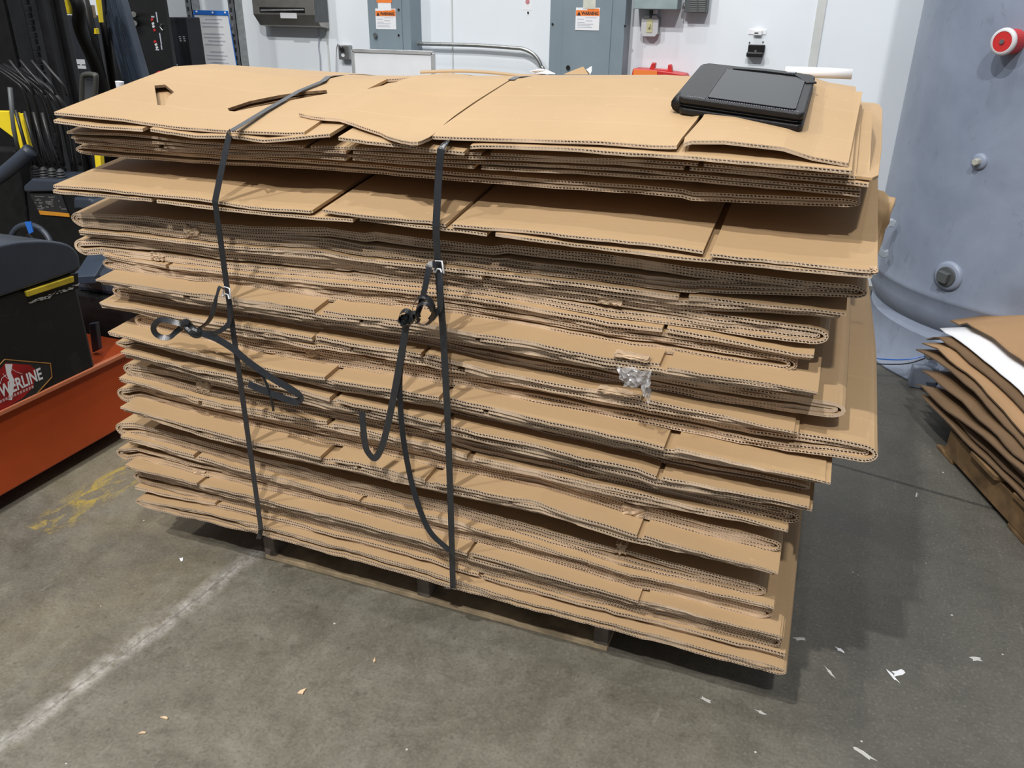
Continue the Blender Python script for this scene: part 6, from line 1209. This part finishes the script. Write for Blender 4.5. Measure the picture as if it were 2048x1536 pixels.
MB().tube(catmull([at_y(148, -10, 1.55), at_y(158, 18, 1.55), at_y(160, 60, 1.6), at_y(190, 130, 1.7), at_y(208, 190, 1.75)], 6), .028, 10).build('grab_rail', BLACKR, r, smooth=True)
MB().tube([at_y(168, -10, 1.72), at_y(225, 230, 1.85)], .018, 8).build('frame_bar', SHEEN, r, smooth=True)
MB().tube([at_y(200, -10, 1.85), at_y(236, 230, 1.95)], .022, 8).build('frame_bar', BLACKR, r, smooth=True)
A0, A1 = at_y(221, -20, 1.9), at_y(285, 200, 1.9)
MB().beam(A0, A1, .135, .06, (0, 1, 0)).build('overhead_guard_post', BLUEGREY, r, bevel=.01)
dpx = (A1-A0).normalized(); sx = Vector((dpx.z, 0, -dpx.x))
for s_ in (-.035, .005, .040): MB().beam(A0+sx*s_+Vector((0, -.034, 0)), A1+sx*s_+Vector((0, -.034, 0)), .010, .006, (0, 1, 0)).build('post_rib', SLATE, r, bevel=.001)
MB().tube(catmull([at_y(164, 210, 1.3), at_y(165, 160, 1.3), at_y(170, 150, 1.3), at_y(188, 150, 1.3), at_y(192, 158, 1.3), at_y(188, 215, 1.3)], 6), .012, 8).build('lever_guard', plain('olive_black_rubber', (.05, .05, .045), .5), r, smooth=True)
# console with bellows, plate, wheel
def bellows(x, y, Y):
    c = at_y(x, y+30, Y); pf = []
    for k in range(7): pf += [(.026-.0015*k, k*.0105), (.019-.001*k, k*.0105+.0055)]
    pf.append((.004, .078)); MB().lathe(pf, c, 20).build('bellows_boot', plain('black_rubber', (.022, .023, .026), .55) if 'black_rubber' not in bpy.data.materials else bpy.data.materials['black_rubber'], r, smooth=False)
    MB().tube([c+Vector((0, 0, .07)), c+Vector((-.02, .0, .16)), c+Vector((-.03, .0, .30))], .007, 8).build('lever_rod', SHEEN, r, smooth=True)
for x, y in ((75, 336), (93, 339), (110, 341), (127, 343)): bellows(x, y, 1.05)
pr('console', ((46, 372), (62, 358), (170, 362), (180, 382), (48, 384)), 1.0, .20, SLATE, r, .008)
pr('console', ((52, 383), (172, 384), (180, 560), (70, 560)), 1.02, .25, BLACKR, r, .008)
pr('data_plate', ((58, 386), (122, 388), (137, 428), (77, 421)), 1.015, .004, plain('dark_print', (.020, .021, .024), .35), r, .0)
mb = MB()
random.seed(11)
for k in range(26):
    x = 62+random.random()*50; y = 390+random.random()*27; x += (y-386)*.33; w = 3+random.random()*9
    P = [at_y(x, y, 1.0135), at_y(x+w, y+.3, 1.0135), at_y(x+w+.7, y+2.6, 1.0135), at_y(x+.7, y+2.3, 1.0135)]; mb.prism(P, (0, .001, 0))
mb.build('plate_print', plain('grey_diagram_print', (.12, .12, .12), .5), r)['kind'] = 'stuff'
pr('warning_strip', ((77, 421), (137, 427), (139, 434), (80, 429)), 1.013, .004, plain('amber_strip', (.62, .26, .02), .45), r, .0)
pr('side_pod', ((146, 394), (178, 396), (187, 406), (187, 420), (147, 418)), 1.0, .08, SLATE, r, .01)
# steering wheel ring
c = at_y(62, 492, .85); pts = []
for k in range(36):
    a = 2*math.pi*k/36; pts.append(c+Vector((.115*math.cos(a), .02*math.sin(a), .085*math.sin(a))))
MB().tube(pts, .012, 10, closed=True).build('steering_ring', SLATE, r, smooth=True)
MB().tube([at_y(20, 520, .86), at_y(62, 470, .87), at_y(105, 520, .86)], .014, 8).build('wheel_spoke', BLACKR, r, smooth=True)
pr('tape_flag', ((49, 444), (61, 443), (66, 464), (58, 468)), .83, .004, BLUEP, r, 0, 'bright blue tape flag')
MB().tube(catmull([at_y(-15, 362, .95), at_y(10, 345, .98), at_y(40, 320, 1.0), at_y(62, 300, 1.02)], 5), .030, 10).build('armrest', SLATE, r, smooth=True)
pr('body_side', ((-60, 300), (30, 300), (48, 384), (60, 470), (20, 560), (-60, 560)), 1.1, .12, BLACKR, r, .01)
pr('seat_base', ((90, 440), (200, 460), (330, 560), (330, 740), (150, 700), (100, 560)), 1.30, .25, plain('navy_black_vinyl', (.014, .018, .030), .45, var=.15), r, .02)
tag(MB().cyl(at_y(241, 183, 1.35), at_y(239, 163, 1.35), .014, .018, n=20).build('paper_cup', WHITEG, smooth=False), 'small white cup half hidden behind the left rear edge of the stack', 'cup')
# black charger cabinet with red lettering
r = empty('control_cabinet', (at_y(290, 60, 2.7).x, 2.7, 0), 'tall black cabinet with vertical red and white markings beside the blue-grey post', 'cabinet')
a, b = at_y(238, 0, 2.7), at_y(327, 0, 2.7)
MB().box((a.x-.15, 2.7, .3), (b.x, 2.73, 2.2)).build('cabinet', plain('satin_black_steel', (.013, .013, .013), .35), r, bevel=.004)
def on_c(x, y, d=.0): return at_y(x, y, 2.70-d)
mb = MB()
for (x, y, w, h) in ((311, 24, 3, 22), (302, 32, 9, 3), (318, 66, 3, 26), (321, 88, 3, 12), (311, 98, 10, 3)):
    q_ = on_c(x, y, .003); mb.box((q_.x, 2.697, q_.z-.0026*h), (q_.x+.0026*w, 2.699, q_.z))
mb.build('marking', TXTGRY, r)
for (x, y) in ((301, 38), (303, 46), (304, 52), (306, 59), (307, 82), (309, 88), (311, 94)):
    q_ = on_c(x, y, .003); MB().prism([(q_.x, 2.697, q_.z), (q_.x+.016, 2.697, q_.z+.006), (q_.x+.020, 2.697, q_.z-.006), (q_.x+.004, 2.697, q_.z-.012)], (0, .002, 0)).build('marking', REDM if y in (38, 59, 82) else OFFW, r)
MB().tube([on_c(323, 48, .01), on_c(320, 54, .01), on_c(325, 61, .01)], .004, 6).build('hook', GALV, r)
for q_ in ((267, 29), (269, 47)): MB().cyl(on_c(*q_, 0), on_c(*q_, .06), .016, n=16).build('knob', plain('smoky_knob', (.16, .16, .15), .4), r, bevel=.003)
tag(MB().tube(catmull([at_y(312, 151, 2.5), at_y(320, 146, 2.5), at_y(326, 148, 2.5), at_y(330, 150, 2.5)], 4), .012, 6).build('red_cable', REDM, smooth=True), 'bit of red cable showing just above the stack edge by the black cabinet', 'cable')
# chargers on the wall
def charger(x0, y0, x1, y1, label, vents, lab, leds):
    r = empty('battery_charger', (on_wall((x0+x1)/2, (y0+y1)/2).x, WY, on_wall(x0, y1).z), label, 'battery charger')
    a, b = on_wall(x0, y0, .25), on_wall(x1, y0, .25); zl = on_wall(x0, 230, .25).z
    MB().box((a.x, WY-.25, zl), (b.x, WY-.02, a.z)).build('housing', plain('charcoal_enamel', (.022, .024, .03), .4), r, bevel=.006)
    mb = MB()
    for k in range(vents):
        for j in range(3):
            c = on_wall(x0+6+j*8, y0+8+k*2.2 if k < 2 else y1-14+k*2.2, .2505); mb.box((c.x, WY-.252, c.z-.004), (c.x+.014, WY-.2495, c.z+.004))
    mb.build('vent_slots', TXTBLK, r)
    c0, c1 = on_wall(lab[0], lab[1], .2505), on_wall(lab[2], lab[3], .2505)
    o = MB().box((min(c0.x, c1.x), WY-.253, c1.z), (max(c0.x, c1.x), WY-.2505, c0.z)).build('rating_label', OFFW, r)
    mb = MB()
    for k in (0, 1): mb.box((c0.x+.02+k*.05, WY-.2540, (c0.z+c1.z)/2-.008), (c0.x+.055+k*.05, WY-.2528, (c0.z+c1.z)/2-.001))
    mb.build('label_print', TXTBLK, r)
    if leds:
        mb = MB()
        for k in range(3):
            for j in range(2): c = on_wall(358+j*8+k*1, 73+k*4, .2505); mb.box((c.x, WY-.253, c.z-.005), (c.x+.014, WY-.2505, c.z+.002))
        mb.build('light_slots', WHITEG, r)
        mb = MB()
        for k in range(11):
            for j in range(2): c = on_wall(361+j*8+k*1.1, 88+k*5, .2505); mb.box((c.x, WY-.2525, c.z-.007), (c.x+.016, WY-.2505, c.z+.004))
        mb.build('vent_slots', TXTBLK, r)
charger(126, 30, 172, 170, 'charcoal battery charger with white rating label seen through the forklift frame', 4, (147, 118, 173, 138), False)
charger(328, 34, 370, 150, 'charcoal battery charger with six light slots beside the black cabinet', 3, (345, 128, 357, 140), True)
